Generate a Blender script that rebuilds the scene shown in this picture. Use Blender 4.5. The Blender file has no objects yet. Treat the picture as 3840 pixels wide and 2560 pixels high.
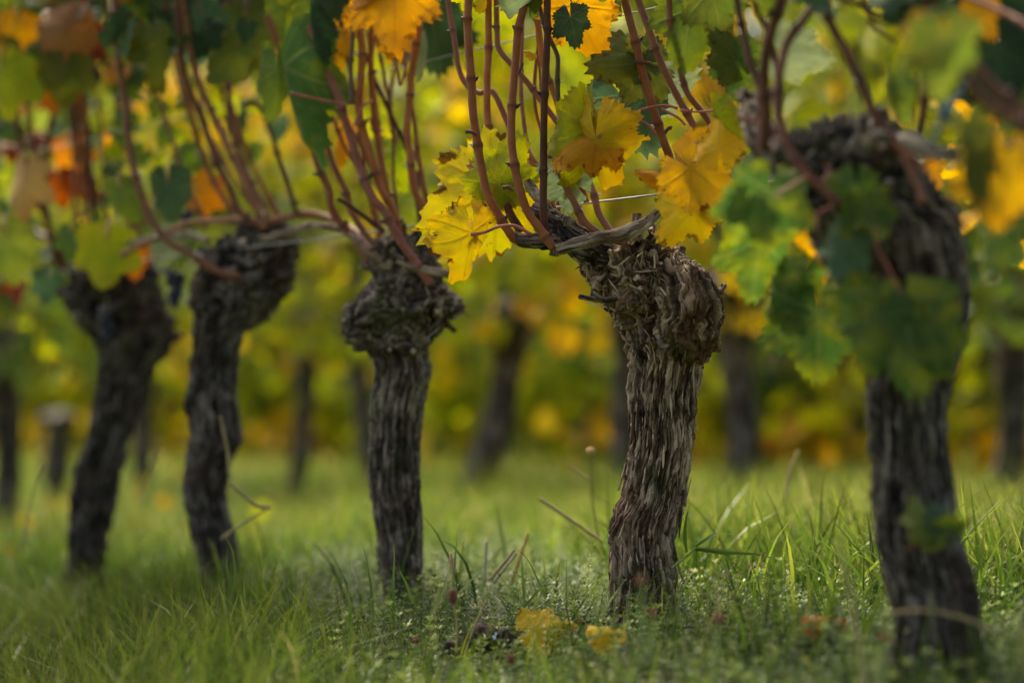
import bpy, math, random
import numpy as np
from mathutils import Matrix, Vector
PI = math.pi
rng = np.random.default_rng(7)
random.seed(7)
SC = bpy.context.scene
COL = SC.collection

# ------------------------------------------------------------------ camera
FPX, CAMH = 9066.7, 0.33
TILT = math.atan(320 / FPX)
cam_d = bpy.data.cameras.new('camera')
cam = bpy.data.objects.new('camera', cam_d); COL.objects.link(cam)
cam.location = (0, 0, CAMH)
cam.rotation_euler = (PI / 2 + TILT, 0, 0)
cam_d.lens, cam_d.sensor_width = 85.0, 36.0
cam_d.clip_start, cam_d.clip_end = 0.05, 600
cam_d.dof.use_dof = True
cam_d.dof.focus_distance = 4.08
cam_d.dof.aperture_fstop = 1.5
cam_d.dof.aperture_blades = 0
SC.camera = cam

# ------------------------------------------------------------------ world, sun, exposure
SUN_AZ, SUN_EL = math.radians(-26), math.radians(54)     # azimuth from +Y towards +X
w = bpy.data.worlds.new('World'); SC.world = w; w.use_nodes = True
nt = w.node_tree; nt.nodes.clear()
sky = nt.nodes.new('ShaderNodeTexSky'); sky.sky_type = 'NISHITA'; sky.sun_disc = False
sky.sun_elevation, sky.sun_rotation = SUN_EL, SUN_AZ
sky.air_density, sky.dust_density, sky.ozone_density = 0.8, 8.0, 0.0
bg = nt.nodes.new('ShaderNodeBackground'); bg.inputs[1].default_value = 0.13
ow = nt.nodes.new('ShaderNodeOutputWorld')
nt.links.new(sky.outputs[0], bg.inputs[0]); nt.links.new(bg.outputs[0], ow.inputs[0])
sd = bpy.data.lights.new('sun', 'SUN'); sd.energy = 4.0; sd.angle = math.radians(18); sd.color = (1, .90, .74)
so = bpy.data.objects.new('sun', sd); COL.objects.link(so)
sdir = Vector((math.sin(SUN_AZ) * math.cos(SUN_EL), math.cos(SUN_AZ) * math.cos(SUN_EL), math.sin(SUN_EL)))
so.rotation_euler = (-sdir).to_track_quat('-Z', 'Y').to_euler()
so.location = (0, 0, 6)
SC.view_settings.view_transform = 'Standard'; SC.view_settings.look = 'None'
SC.view_settings.gamma = 1; SC.view_settings.use_curve_mapping = False
SC.view_settings.exposure = 1.28
SC.cycles.max_bounces = 8; SC.cycles.transmission_bounces = 6; SC.cycles.diffuse_bounces = 5
SC.cycles.use_adaptive_sampling = False
SC.cycles.use_denoising = True

# ------------------------------------------------------------------ helpers
def P(px, py, Y):
    """photo pixel (3840 wide) at depth Y -> world point"""
    dx, dy = px - 1920, 1280 - py
    ct, st = math.cos(TILT), math.sin(TILT)
    s = Y / (FPX * ct - dy * st)
    return np.array([dx * s, Y, CAMH + s * (FPX * st + dy * ct)])

def M(px, Y): return px * Y / FPX          # pixels -> metres at depth Y

def sstep(a, b, x):
    t = np.clip((x - a) / (b - a), 0, 1); return t * t * (3 - 2 * t)

def _h(ix, iy, iz, s=0):
    h = (ix.astype(np.int64) * 374761393 + iy.astype(np.int64) * 668265263 + iz.astype(np.int64) * 2147483647 + s * 974634777) & 0xffffffff
    h = ((h ^ (h >> 13)) * 1274126177) & 0xffffffff
    h = ((h ^ (h >> 16)) * 2246822519) & 0xffffffff
    return ((h ^ (h >> 15)) & 0xffffff) / float(0xffffff)

def vnoise(p, s=0):
    """smooth value noise in [-1,1], p (...,3)"""
    i = np.floor(p); f = p - i; i = i.astype(np.int64); f = f * f * f * (f * (f * 6 - 15) + 10)
    r = 0
    for a in (0, 1):
        for b in (0, 1):
            for c in (0, 1):
                wgt = (f[..., 0] if a else 1 - f[..., 0]) * (f[..., 1] if b else 1 - f[..., 1]) * (f[..., 2] if c else 1 - f[..., 2])
                r = r + wgt * _h(i[..., 0] + a, i[..., 1] + b, i[..., 2] + c, s)
    return r * 2 - 1

def fbm(p, s=0, o=4, g=.5):
    r = 0; a = 1; t = 0
    for k in range(o):
        r = r + a * vnoise(p * (2.03 ** k) + 17.3 * k, s + k); t += a; a *= g
    return r / t

def voro(u, v, wrap, s=0):
    """cells in (u,v); u wraps at `wrap`; returns F1, F2-F1, id random (3), local offset v"""
    iu, iv = np.floor(u), np.floor(v)
    f1 = np.full(u.shape, 9.); f2 = np.full(u.shape, 9.)
    r1 = np.zeros(u.shape); r2 = np.zeros(u.shape); r3 = np.zeros(u.shape); ov = np.zeros(u.shape); ou = np.zeros(u.shape)
    for a in (-1, 0, 1):
        for b in (-1, 0, 1):
            cu, cv = iu + a, iv + b
            hu = np.mod(cu, wrap)
            z = np.zeros_like(cu)
            x = cu + .1 + .8 * _h(hu, cv, z, s); y = cv + .05 + .9 * _h(hu, cv, z, s + 1)
            du, dv = u - x, v - y
            d = np.sqrt(du * du + dv * dv)
            n = d < f1
            f2 = np.where(n, f1, np.minimum(f2, d))
            f1 = np.where(n, d, f1)
            r1 = np.where(n, _h(hu, cv, z, s + 2), r1); r2 = np.where(n, _h(hu, cv, z, s + 3), r2); r3 = np.where(n, _h(hu, cv, z, s + 4), r3)
            ov = np.where(n, dv, ov); ou = np.where(n, du, ou)
    return f1, f2 - f1, r1, r2, r3, ov, ou

def mesh_np(name, V, F, mats=(), attrs=None, mi=None, smooth=True):
    """V (n,3); F list of int arrays (m,3) or (m,4)"""
    me = bpy.data.meshes.new(name)
    V = np.asarray(V, dtype=np.float32)
    F = [np.asarray(f, dtype=np.int32) for f in (F if isinstance(F, list) else [F]) if len(f)]
    tot = sum(len(f) for f in F); nl = sum(f.size for f in F)
    me.vertices.add(len(V)); me.vertices.foreach_set('co', V.ravel())
    me.loops.add(nl); me.loops.foreach_set('vertex_index', np.concatenate([f.ravel() for f in F]))
    me.polygons.add(tot)
    sizes = np.concatenate([np.full(len(f), f.shape[1]) for f in F])
    starts = np.concatenate([[0], np.cumsum(sizes)[:-1]]).astype(np.int32)
    me.polygons.foreach_set('loop_start', starts)
    me.polygons.foreach_set('loop_total', sizes.astype(np.int32))
    for m in mats: me.materials.append(m)
    if mi is not None: me.polygons.foreach_set('material_index', np.asarray(mi, dtype=np.int32))
    me.polygons.foreach_set('use_smooth', np.full(tot, bool(smooth)))
    for k, a in (attrs or {}).items():
        a = np.asarray(a, dtype=np.float32)
        if a.ndim == 1:
            at = me.attributes.new(k, 'FLOAT', 'POINT'); at.data.foreach_set('value', a)
        else:
            at = me.attributes.new(k, 'FLOAT_VECTOR', 'POINT'); at.data.foreach_set('vector', a.ravel())
    me.update(calc_edges=True)
    return me

class Bag:
    """joins numpy pieces into one mesh"""
    def __init__(s): s.V = []; s.T = []; s.Q = []; s.A = {}; s.mT = []; s.mQ = []; s.n = 0
    def add(s, V, T=None, Q=None, m=0, **attrs):
        V = np.asarray(V, dtype=np.float64).reshape(-1, 3)
        s.V.append(V)
        if T is not None and len(T): s.T.append(np.asarray(T) + s.n); s.mT.append(np.full(len(T), m))
        if Q is not None and len(Q): s.Q.append(np.asarray(Q) + s.n); s.mQ.append(np.full(len(Q), m))
        for k, a in attrs.items():
            a = np.broadcast_to(np.asarray(a, dtype=np.float64), (len(V),) if np.ndim(a) < 2 else (len(V), 3))
            s.A.setdefault(k, []).append(a)
        s.n += len(V)
    def mesh(s, name, mats, smooth=True):
        F = []; mi = []
        if s.T: F.append(np.concatenate(s.T)); mi.append(np.concatenate(s.mT))
        if s.Q: F.append(np.concatenate(s.Q)); mi.append(np.concatenate(s.mQ))
        A = {k: np.concatenate(a) for k, a in s.A.items()}
        return mesh_np(name, np.concatenate(s.V), F, mats, A, np.concatenate(mi), smooth)

def link(name, data, parent=None, label=None, cat=None, group=None, kind=None, loc=None, mw=None):
    o = bpy.data.objects.new(name, data); COL.objects.link(o)
    if parent is not None:
        o.parent = parent
        o.matrix_parent_inverse = PINV.get(parent.name) or Matrix.Identity(4)
    if mw is not None: o.matrix_basis = mw
    elif loc is not None: o.location = loc
    if label: o['label'] = label
    if cat: o['category'] = cat
    if group: o['group'] = group
    if kind: o['kind'] = kind
    return o
PINV = {}
def thing(name, loc, label, cat, group=None):
    o = link(name, None, None, label, cat, group, loc=loc)
    o.empty_display_size = .1
    PINV[o.name] = Matrix.Translation(-Vector(loc))
    return o
# children are written in world coordinates: the parent inverse cancels the thing's translation

def catmull(pts, n):
    """resample rows of pts (k,d) to n rows, smooth, by chord length"""
    pts = np.asarray(pts, dtype=float)
    k = len(pts)
    if k == 2:
        t = np.linspace(0, 1, n)[:, None]; return pts[0] * (1 - t) + pts[1] * t
    e = np.vstack([2 * pts[0] - pts[1], pts, 2 * pts[-1] - pts[-2]])
    d = np.linalg.norm(np.diff(pts[:, :3], axis=0), axis=1) + 1e-9
    c = np.concatenate([[0], np.cumsum(d)])
    s = np.linspace(0, c[-1], n)
    i = np.clip(np.searchsorted(c, s, side='right') - 1, 0, k - 2)
    t = ((s - c[i]) / d[i])[:, None]
    p0, p1, p2, p3 = e[i], e[i + 1], e[i + 2], e[i + 3]
    return .5 * (2 * p1 + (p2 - p0) * t + (2 * p0 - 5 * p1 + 4 * p2 - p3) * t ** 2 + (3 * p1 - p0 - 3 * p2 + p3) * t ** 3)

def frames(C):
    T = np.gradient(C, axis=0); T /= np.linalg.norm(T, axis=1)[:, None] + 1e-12
    a = np.array([0, 1., 0]) if abs(T[0][1]) < .9 else np.array([1., 0, 0])
    A = []; 
    for t in T:
        a = a - t * np.dot(a, t); a = a / (np.linalg.norm(a) + 1e-12); A.append(a)
    A = np.array(A); return T, A, np.cross(T, A)

def tube_grid(C, R, nu):
    T, A, B = frames(C)
    th = np.linspace(0, 2 * PI, nu, endpoint=False)
    R = np.asarray(R)[:, None, None]
    return C[:, None, :] + R * (np.cos(th)[None, :, None] * A[:, None, :] + np.sin(th)[None, :, None] * B[:, None, :])

def grid_faces(nv, nu):
    i = np.arange(nv - 1)[:, None]; j = np.arange(nu)[None, :]; j2 = (j + 1) % nu
    return np.stack(np.broadcast_arrays(i * nu + j, i * nu + j2, (i + 1) * nu + j2, (i + 1) * nu + j), -1).reshape(-1, 4)

def caps(nv, nu, flip=False):
    """tri fans closing both ends, using extra verts nv*nu (start) and nv*nu+1 (end)"""
    j = np.arange(nu); j2 = (j + 1) % nu; n = nv * nu
    a = np.stack([j2, j, np.full(nu, n)], -1); b = np.stack([(nv - 1) * nu + j, (nv - 1) * nu + j2, np.full(nu, n + 1)], -1)
    return np.vstack([a, b])

def add_tube(bag, C, R, nu=8, m=0, **attrs):
    g = tube_grid(C, R, nu); nv = len(C)
    V = np.vstack([g.reshape(-1, 3), g[0].mean(0), g[-1].mean(0)])
    at = {}
    for k, a in attrs.items():
        a = np.asarray(a, dtype=float)
        at[k] = np.concatenate([np.repeat(a, nu), [a[0], a[-1]]]) if a.ndim == 1 else float(a)
    bag.add(V, T=caps(nv, nu), Q=grid_faces(nv, nu), m=m, **at)

# ------------------------------------------------------------------ materials
def mat(name):
    m = bpy.data.materials.new(name); m.use_nodes = True
    n = m.node_tree.nodes; n.clear()
    return m, n, m.node_tree.links
def N(n, typ, **kw):
    x = n.new(typ)
    for k, v in kw.items():
        if k.startswith('i_'): x.inputs[int(k[2:])].default_value = v
        else: setattr(x, k, v)
    return x
def ramp(n, stops):
    r = n.new('ShaderNodeValToRGB'); e = r.color_ramp.elements
    while len(e) < len(stops): e.new(.5)
    for k, (p, c) in enumerate(stops):
        e[k].position = p; e[k].color = (*c, 1) if len(c) == 3 else c
    return r
def mixc(n, l, f, a, b, mode='MIX'):
    x = n.new('ShaderNodeMix'); x.data_type = 'RGBA'; x.blend_type = mode
    for s, v in ((x.inputs[0], f), (x.inputs[6], a), (x.inputs[7], b)):
        if hasattr(v, 'is_output'): l.new(v, s)
        else: s.default_value = v if not isinstance(v, tuple) else (*v, 1)
    return x.outputs[2]
def mth(n, l, op, a, b=None, clamp=False):
    x = n.new('ShaderNodeMath'); x.operation = op; x.use_clamp = clamp
    for s, v in ((x.inputs[0], a), (x.inputs[1], b)):
        if v is None: continue
        if hasattr(v, 'is_output'): l.new(v, s)
        else: s.default_value = v
    return x.outputs[0]
def attr(n, k):
    return N(n, 'ShaderNodeAttribute', attribute_name=k)

def bark_material(name, dark, mid, pale, red=(.11, .05, .03), redlow=True, moss=0.0, scale=1.0):
    m, n, l = mat(name)
    uv = attr(n, 'uvm').outputs[1]; tone = attr(n, 'tone').outputs[2]
    obc = N(n, 'ShaderNodeTexCoord').outputs[3]
    mp = N(n, 'ShaderNodeMapping'); mp.inputs[3].default_value = (900 / scale, 55 / scale, 300); l.new(uv, mp.inputs[0])
    fib = N(n, 'ShaderNodeTexNoise'); fib.inputs['Scale'].default_value = 1; fib.inputs['Detail'].default_value = 4; l.new(mp.outputs[0], fib.inputs['Vector'])
    bl = N(n, 'ShaderNodeTexNoise'); bl.inputs['Scale'].default_value = 26 / scale; bl.inputs['Detail'].default_value = 3; l.new(obc, bl.inputs['Vector'])
    t = mth(n, l, 'ADD', mth(n, l, 'MULTIPLY', tone, .62), mth(n, l, 'MULTIPLY', fib.outputs[0], .5))
    t = mth(n, l, 'ADD', t, mth(n, l, 'MULTIPLY', mth(n, l, 'SUBTRACT', bl.outputs[0], .5), .5))
    r = ramp(n, [(.24, dark), (.48, mid), (.76, pale), (1, tuple(min(1, c * 1.35) for c in pale))]); l.new(t, r.inputs[0])
    # red-brown inner bark in patches
    b2 = N(n, 'ShaderNodeTexNoise'); b2.inputs['Scale'].default_value = 9 / scale; b2.inputs['Detail'].default_value = 2; l.new(obc, b2.inputs['Vector'])
    rf = ramp(n, [(.52, (0, 0, 0)), (.68, (.65, .65, .65))]); l.new(b2.outputs[0], rf.inputs[0])
    c = mixc(n, l, rf.outputs[0], r.outputs[0], red)
    if moss > 0:
        b3 = N(n, 'ShaderNodeTexNoise'); b3.inputs['Scale'].default_value = 14; b3.inputs['Detail'].default_value = 5; l.new(obc, b3.inputs['Vector'])
        mf = ramp(n, [(.55, (0, 0, 0)), (.7, (moss, moss, moss))]); l.new(b3.outputs[0], mf.inputs[0])
        c = mixc(n, l, mf.outputs[0], c, (.085, .095, .035))
    bs = N(n, 'ShaderNodeBsdfPrincipled'); l.new(c, bs.inputs['Base Color'])
    bs.inputs['Roughness'].default_value = .8; bs.inputs['Specular IOR Level'].default_value = .12
    bp = N(n, 'ShaderNodeBump'); bp.inputs['Strength'].default_value = .7; bp.inputs['Distance'].default_value = .0012
    l.new(fib.outputs[0], bp.inputs['Height']); l.new(bp.outputs[0], bs.inputs['Normal'])
    o = N(n, 'ShaderNodeOutputMaterial'); l.new(bs.outputs[0], o.inputs[0])
    return m

BARK = bark_material('vine_bark', (.008, .005, .0035), (.115, .074, .046), (.56, .43, .29), red=(.13, .052, .026), moss=.45)
BARK_DARK = bark_material('vine_bark_dark', (.006, .005, .0045), (.052, .042, .035), (.27, .225, .18), red=(.075, .042, .03), moss=.3)
BARK_PALE = bark_material('weathered_branch', (.03, .022, .016), (.20, .155, .105), (.50, .42, .31), red=(.16, .09, .05))
BARK_GREY = bark_material('vine_bark_grey', (.008, .007, .005), (.085, .068, .05), (.42, .35, .26), red=(.10, .055, .04), moss=.55)

def cane_material(name, a, b, node):
    m, n, l = mat(name)
    obc = N(n, 'ShaderNodeTexCoord').outputs[3]
    uv = attr(n, 'uvm').outputs[1]; nd = attr(n, 'node').outputs[2]
    mp = N(n, 'ShaderNodeMapping'); mp.inputs[3].default_value = (1400, 25, 1); l.new(uv, mp.inputs[0])
    st = N(n, 'ShaderNodeTexNoise'); st.inputs['Scale'].default_value = 1; st.inputs['Detail'].default_value = 2; l.new(mp.outputs[0], st.inputs['Vector'])
    bl = N(n, 'ShaderNodeTexNoise'); bl.inputs['Scale'].default_value = 30; bl.inputs['Detail'].default_value = 4; l.new(obc, bl.inputs['Vector'])
    sp = N(n, 'ShaderNodeTexNoise'); sp.inputs['Scale'].default_value = 420; sp.inputs['Detail'].default_value = 1; l.new(obc, sp.inputs['Vector'])
    r = ramp(n, [(.35, a), (.65, b)]); l.new(bl.outputs[0], r.inputs[0])
    c = mixc(n, l, mth(n, l, 'MULTIPLY', st.outputs[0], .75), r.outputs[0], tuple(x * .35 for x in a))
    sr = ramp(n, [(.70, (0, 0, 0)), (.76, (1, 1, 1))]); l.new(sp.outputs[0], sr.inputs[0])
    c = mixc(n, l, mth(n, l, 'MULTIPLY', sr.outputs[0], .5), c, (.03, .02, .015))
    oi = N(n, 'ShaderNodeObjectInfo')
    c = mixc(n, l, nd, c, node)
    hs = N(n, 'ShaderNodeHueSaturation'); l.new(c, hs.inputs['Color'])
    l.new(mth(n, l, 'ADD', mth(n, l, 'MULTIPLY', oi.outputs['Random'], .5), .75), hs.inputs['Value'])
    bs = N(n, 'ShaderNodeBsdfPrincipled'); l.new(hs.outputs[0], bs.inputs['Base Color'])
    bs.inputs['Roughness'].default_value = .55; bs.inputs['Specular IOR Level'].default_value = .2
    bp = N(n, 'ShaderNodeBump'); bp.inputs['Strength'].default_value = .5; bp.inputs['Distance'].default_value = .0006
    l.new(st.outputs[0], bp.inputs['Height']); l.new(bp.outputs[0], bs.inputs['Normal'])
    o = N(n, 'ShaderNodeOutputMaterial'); l.new(bs.outputs[0], o.inputs[0])
    return m
CANE = cane_material('cane_bark', (.33, .10, .034), (.46, .18, .065), (.07, .035, .02))
CANE_OR = cane_material('cane_bark_orange', (.33, .13, .065), (.42, .19, .10), (.10, .05, .03))
CANE_PU = cane_material('cane_bark_purple', (.27, .095, .058), (.38, .165, .105), (.07, .04, .035))
CANE_DK = cane_material('cane_bark_dark', (.11, .040, .022), (.19, .075, .04), (.04, .02, .015))
CANE_GN = cane_material('cane_bark_greenish', (.15, .13, .07), (.20, .13, .10), (.08, .06, .03))
WOOD_GREY = cane_material('weathered_cane_wood', (.24, .19, .14), (.42, .36, .28), (.10, .07, .05))

def leaf_material(name, inner, outer, vein, spot=(.09, .03, .01), spots=.25, trans=.42, edge=.5, blotch=.5):
    m, n, l = mat(name)
    lc = attr(n, 'lc').outputs[1]; ed = attr(n, 'edge').outputs[2]; ve = attr(n, 'vein').outputs[2]
    oi = N(n, 'ShaderNodeObjectInfo')
    off = N(n, 'ShaderNodeVectorMath', operation='SCALE'); cx = N(n, 'ShaderNodeCombineXYZ')
    l.new(oi.outputs['Random'], cx.inputs[0]); l.new(attr(n, 'tone').outputs[2], cx.inputs[1]); l.new(cx.outputs[0], off.inputs[0]); off.inputs['Scale'].default_value = 37
    ad = N(n, 'ShaderNodeVectorMath', operation='ADD'); l.new(lc, ad.inputs[0]); l.new(off.outputs[0], ad.inputs[1])
    def noise(s, d):
        x = N(n, 'ShaderNodeTexNoise'); x.inputs['Scale'].default_value = s; x.inputs['Detail'].default_value = d; l.new(ad.outputs[0], x.inputs['Vector']); return x.outputs[0]
    n1, n2, n3 = noise(1.6, 3), noise(9, 4), noise(4.5, 5)
    f = mth(n, l, 'ADD', mth(n, l, 'MULTIPLY', ed, edge), mth(n, l, 'MULTIPLY', mth(n, l, 'SUBTRACT', n1, .5), 2.4 * blotch + .6))
    f = mth(n, l, 'ADD', f, mth(n, l, 'MULTIPLY', mth(n, l, 'SUBTRACT', n2, .5), .5), clamp=True)
    c = mixc(n, l, f, inner, outer)
    c = mixc(n, l, mth(n, l, 'MULTIPLY', ve, .38), c, vein)
    sr = ramp(n, [(.60 - .0 * spots, (0, 0, 0)), (.66, (1, 1, 1))])
    sarg = mth(n, l, 'ADD', n3, mth(n, l, 'MULTIPLY', mth(n, l, 'SUBTRACT', ed, .8), .25 + .3 * spots)); l.new(sarg, sr.inputs[0])
    c = mixc(n, l, mth(n, l, 'MULTIPLY', sr.outputs[0], spots), c, spot)
    hs = N(n, 'ShaderNodeHueSaturation'); l.new(c, hs.inputs['Color'])
    l.new(mth(n, l, 'ADD', mth(n, l, 'MULTIPLY', oi.outputs['Random'], .45), .78), hs.inputs['Value'])
    l.new(mth(n, l, 'ADD', mth(n, l, 'MULTIPLY', mth(n, l, 'FRACT', mth(n, l, 'MULTIPLY', oi.outputs['Random'], 7.3)), .03), .485), hs.inputs['Hue'])
    bs = N(n, 'ShaderNodeBsdfPrincipled'); l.new(hs.outputs[0], bs.inputs['Base Color'])
    bs.inputs['Roughness'].default_value = .58; bs.inputs['Specular IOR Level'].default_value = .16
    bp = N(n, 'ShaderNodeBump'); bp.inputs['Strength'].default_value = .5; bp.inputs['Distance'].default_value = .004
    vv = noise(22, 2)
    l.new(mth(n, l, 'SUBTRACT', vv, mth(n, l, 'MULTIPLY', ve, .8)), bp.inputs['Height']); l.new(bp.outputs[0], bs.inputs['Normal'])
    tr = N(n, 'ShaderNodeBsdfTranslucent')
    h2 = N(n, 'ShaderNodeHueSaturation'); h2.inputs['Saturation'].default_value = 1.15; h2.inputs['Value'].default_value = 1.15; l.new(hs.outputs[0], h2.inputs['Color']); l.new(h2.outputs[0], tr.inputs[0])
    mx = N(n, 'ShaderNodeMixShader'); mx.inputs[0].default_value = trans; l.new(bs.outputs[0], mx.inputs[1]); l.new(tr.outputs[0], mx.inputs[2])
    o = N(n, 'ShaderNodeOutputMaterial'); l.new(mx.outputs[0], o.inputs[0])
    return m
LM = {
 'green':  leaf_material('leaf_green', (.075, .135, .032), (.19, .22, .025), (.20, .22, .08), spots=.15),
 'dkgreen': leaf_material('leaf_dark_green', (.030, .062, .028), (.048, .080, .028), (.10, .13, .06), spots=.1, trans=.3),
 'teal':   leaf_material('leaf_blue_green', (.060, .115, .060), (.080, .130, .045), (.16, .20, .09), spots=.1, trans=.35),
 'pale':   leaf_material('leaf_pale_underside', (.20, .26, .14), (.24, .28, .11), (.33, .36, .19), spots=.15),
 'lime':   leaf_material('leaf_yellow_green', (.24, .30, .025), (.50, .44, .03), (.48, .46, .10), spots=.3),
 'olive':  leaf_material('leaf_olive', (.11, .15, .03), (.20, .20, .035), (.26, .25, .08), spots=.6),
 'yellow': leaf_material('leaf_yellow', (.62, .44, .03), (.68, .34, .02), (.50, .36, .06), spots=.75),
 'gold':   leaf_material('leaf_gold', (.68, .40, .02), (.64, .29, .02), (.45, .22, .04), spots=.7),
 'orange': leaf_material('leaf_orange', (.62, .27, .03), (.52, .15, .02), (.40, .16, .04), spots=.4),
 'red':    leaf_material('leaf_red', (.22, .045, .02), (.11, .02, .012), (.28, .10, .04), spots=.35),
 'patchy': leaf_material('leaf_green_yellow_patches', (.085, .155, .035), (.36, .35, .035), (.34, .36, .12), spots=.35, trans=.42, edge=.25, blotch=.9),
 'tan':    leaf_material('leaf_tan_dry', (.46, .27, .10), (.30, .13, .045), (.20, .09, .04), spots=.5, trans=.25),
 'brownyellow': leaf_material('leaf_yellow_browning', (.50, .46, .03), (.70, .42, .02), (.30, .17, .02), spots=.95, edge=.7),
}
def simple(name, c, rough=.7, spec=.3, var=.3, scale=40, metal=0):
    m, n, l = mat(name)
    obc = N(n, 'ShaderNodeTexCoord').outputs[3]
    t = N(n, 'ShaderNodeTexNoise'); t.inputs['Scale'].default_value = scale; t.inputs['Detail'].default_value = 4; l.new(obc, t.inputs['Vector'])
    r = ramp(n, [(.3, tuple(x * (1 - var) for x in c)), (.7, tuple(min(1, x * (1 + var)) for x in c))]); l.new(t.outputs[0], r.inputs[0])
    bs = N(n, 'ShaderNodeBsdfPrincipled'); l.new(r.outputs[0], bs.inputs['Base Color']); bs.inputs['Roughness'].default_value = rough
    bs.inputs['Specular IOR Level'].default_value = spec; bs.inputs['Metallic'].default_value = metal
    o = N(n, 'ShaderNodeOutputMaterial'); l.new(bs.outputs[0], o.inputs[0]); return m
PET_PINK = simple('petiole_pink', (.38, .12, .085), .5)
PET_GREEN = simple('petiole_green', (.26, .22, .07), .5)
CUTWOOD = simple('cut_wood', (.42, .34, .24), .8, scale=200)
BUDWHITE = simple('node_scar_white', (.60, .56, .48), .8, scale=300, var=.5)
WIRE = simple('trellis_wire_steel', (.30, .31, .31), .45, .5, metal=.6)
TWINE = simple('tie_twine_blue', (.06, .12, .15), .7)
GRAPE = simple('grape_skin', (.012, .014, .035), .45, .5, var=.6, scale=60)
DRYSTALK = simple('dry_stalk', (.34, .27, .11), .7)
GREENSTALK = simple('green_stalk', (.20, .26, .07), .6)
HEADBROWN = simple('seed_head_brown', (.16, .065, .035), .9, scale=400, var=.5)
HEADTAN = simple('seed_head_tan', (.50, .34, .16), .9, scale=400)

def blade_material(name, stops, trans=.5, rough=.33, tip=(.30, .27, .05), spec=.10):
    m, n, l = mat(name)
    tone = attr(n, 'tone').outputs[2]; t = attr(n, 'along').outputs[2]
    r = ramp(n, stops); l.new(tone, r.inputs[0])
    f = mth(n, l, 'MULTIPLY', mth(n, l, 'POWER', t, 3), .45)
    c = mixc(n, l, f, r.outputs[0], tip)
    bs = N(n, 'ShaderNodeBsdfPrincipled'); l.new(c, bs.inputs['Base Color']); bs.inputs['Roughness'].default_value = rough
    bs.inputs['Specular IOR Level'].default_value = spec
    tr = N(n, 'ShaderNodeBsdfTranslucent'); l.new(c, tr.inputs[0])
    mx = N(n, 'ShaderNodeMixShader'); mx.inputs[0].default_value = trans; l.new(bs.outputs[0], mx.inputs[1]); l.new(tr.outputs[0], mx.inputs[2])
    o = N(n, 'ShaderNodeOutputMaterial'); l.new(mx.outputs[0], o.inputs[0]); return m
GRASS = blade_material('grass_blades', [(0, (.016, .042, .008)), (.35, (.048, .112, .011)), (.7, (.125, .215, .016)), (.93, (.27, .31, .035)), (1, (.42, .34, .14))])
COVER = blade_material('bedstraw_leaves', [(0, (.022, .05, .010)), (.45, (.085, .15, .022)), (.85, (.26, .33, .06)), (1, (.42, .38, .17))], trans=.35, tip=(.27, .30, .07), spec=.14)

# ------------------------------------------------------------------ the ground
RD = np.array([-.569, .822])                     # direction of the rows (plan)
RN = np.array([.822, .569])                      # perpendicular, away from the camera
R0 = np.array([.23, 4.10])
def rowdist(x, y): return (x - R0[0]) * RN[0] + (y - R0[1]) * RN[1]
def gz(x, y):
    x = np.asarray(x, dtype=float); y = np.asarray(y, dtype=float)
    d = rowdist(x, y)
    p = np.stack([x * 1.3, y * 1.3, x * 0], -1)
    far = np.clip(d - 2, 0, 60)
    return .012 * vnoise(p * 2, 5) + .02 * vnoise(p * .6, 6) - .13 * (1 - sstep(-1.0, -.35, x)) * (1 - sstep(1.5, 4, d)) + .004 * far + .02 * vnoise(p * .9 + 5, 7) * sstep(1, 2, d) - .10 * sstep(.05, .6, -d) - .14 * sstep(.6, 2, -d)

def build_ground():
    xs = np.concatenate([np.linspace(-150, -9, 16), np.linspace(-8, 8, 161), np.linspace(9, 150, 16)])
    ys = np.concatenate([np.linspace(-60, -1, 12), np.linspace(0, 16, 161), np.linspace(17, 200, 30)])
    X, Y = np.meshgrid(xs, ys)
    Z = gz(X, Y); V = np.stack([X, Y, Z], -1).reshape(-1, 3)
    nx, ny = len(xs), len(ys)
    i = np.arange(ny - 1)[:, None]; j = np.arange(nx - 1)[None, :]
    Q = np.stack(np.broadcast_arrays(i * nx + j, i * nx + j + 1, (i + 1) * nx + j + 1, (i + 1) * nx + j), -1).reshape(-1, 4)
    m, n, l = mat('ground_turf')
    obc = N(n, 'ShaderNodeTexCoord').outputs[3]
    a = N(n, 'ShaderNodeTexNoise'); a.inputs['Scale'].default_value = 2.2; a.inputs['Detail'].default_value = 6; l.new(obc, a.inputs['Vector'])
    b = N(n, 'ShaderNodeTexNoise'); b.inputs['Scale'].default_value = 60; b.inputs['Detail'].default_value = 6; l.new(obc, b.inputs['Vector'])
    r = ramp(n, [(.35, (.045, .075, .018)), (.55, (.085, .12, .025)), (.72, (.12, .10, .04))]); l.new(a.outputs[0], r.inputs[0])
    c = mixc(n, l, mth(n, l, 'MULTIPLY', b.outputs[0], .8), r.outputs[0], (.03, .032, .014))
    bs = N(n, 'ShaderNodeBsdfPrincipled'); l.new(c, bs.inputs['Base Color']); bs.inputs['Roughness'].default_value = .9
    bp = N(n, 'ShaderNodeBump'); bp.inputs['Distance'].default_value = .01; l.new(b.outputs[0], bp.inputs['Height']); l.new(bp.outputs[0], bs.inputs['Normal'])
    o = N(n, 'ShaderNodeOutputMaterial'); l.new(bs.outputs[0], o.inputs[0])
    link('ground', mesh_np('ground', V, [Q], [m]), kind='structure')
build_ground()

# ------------------------------------------------------------------ bark-covered wood
def grid_normals(G):
    du = np.roll(G, -1, 1) - np.roll(G, 1, 1)
    dv = np.gradient(G, axis=0)
    n = np.cross(du, dv); n /= np.linalg.norm(n, axis=-1)[..., None] + 1e-12
    return n

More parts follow.
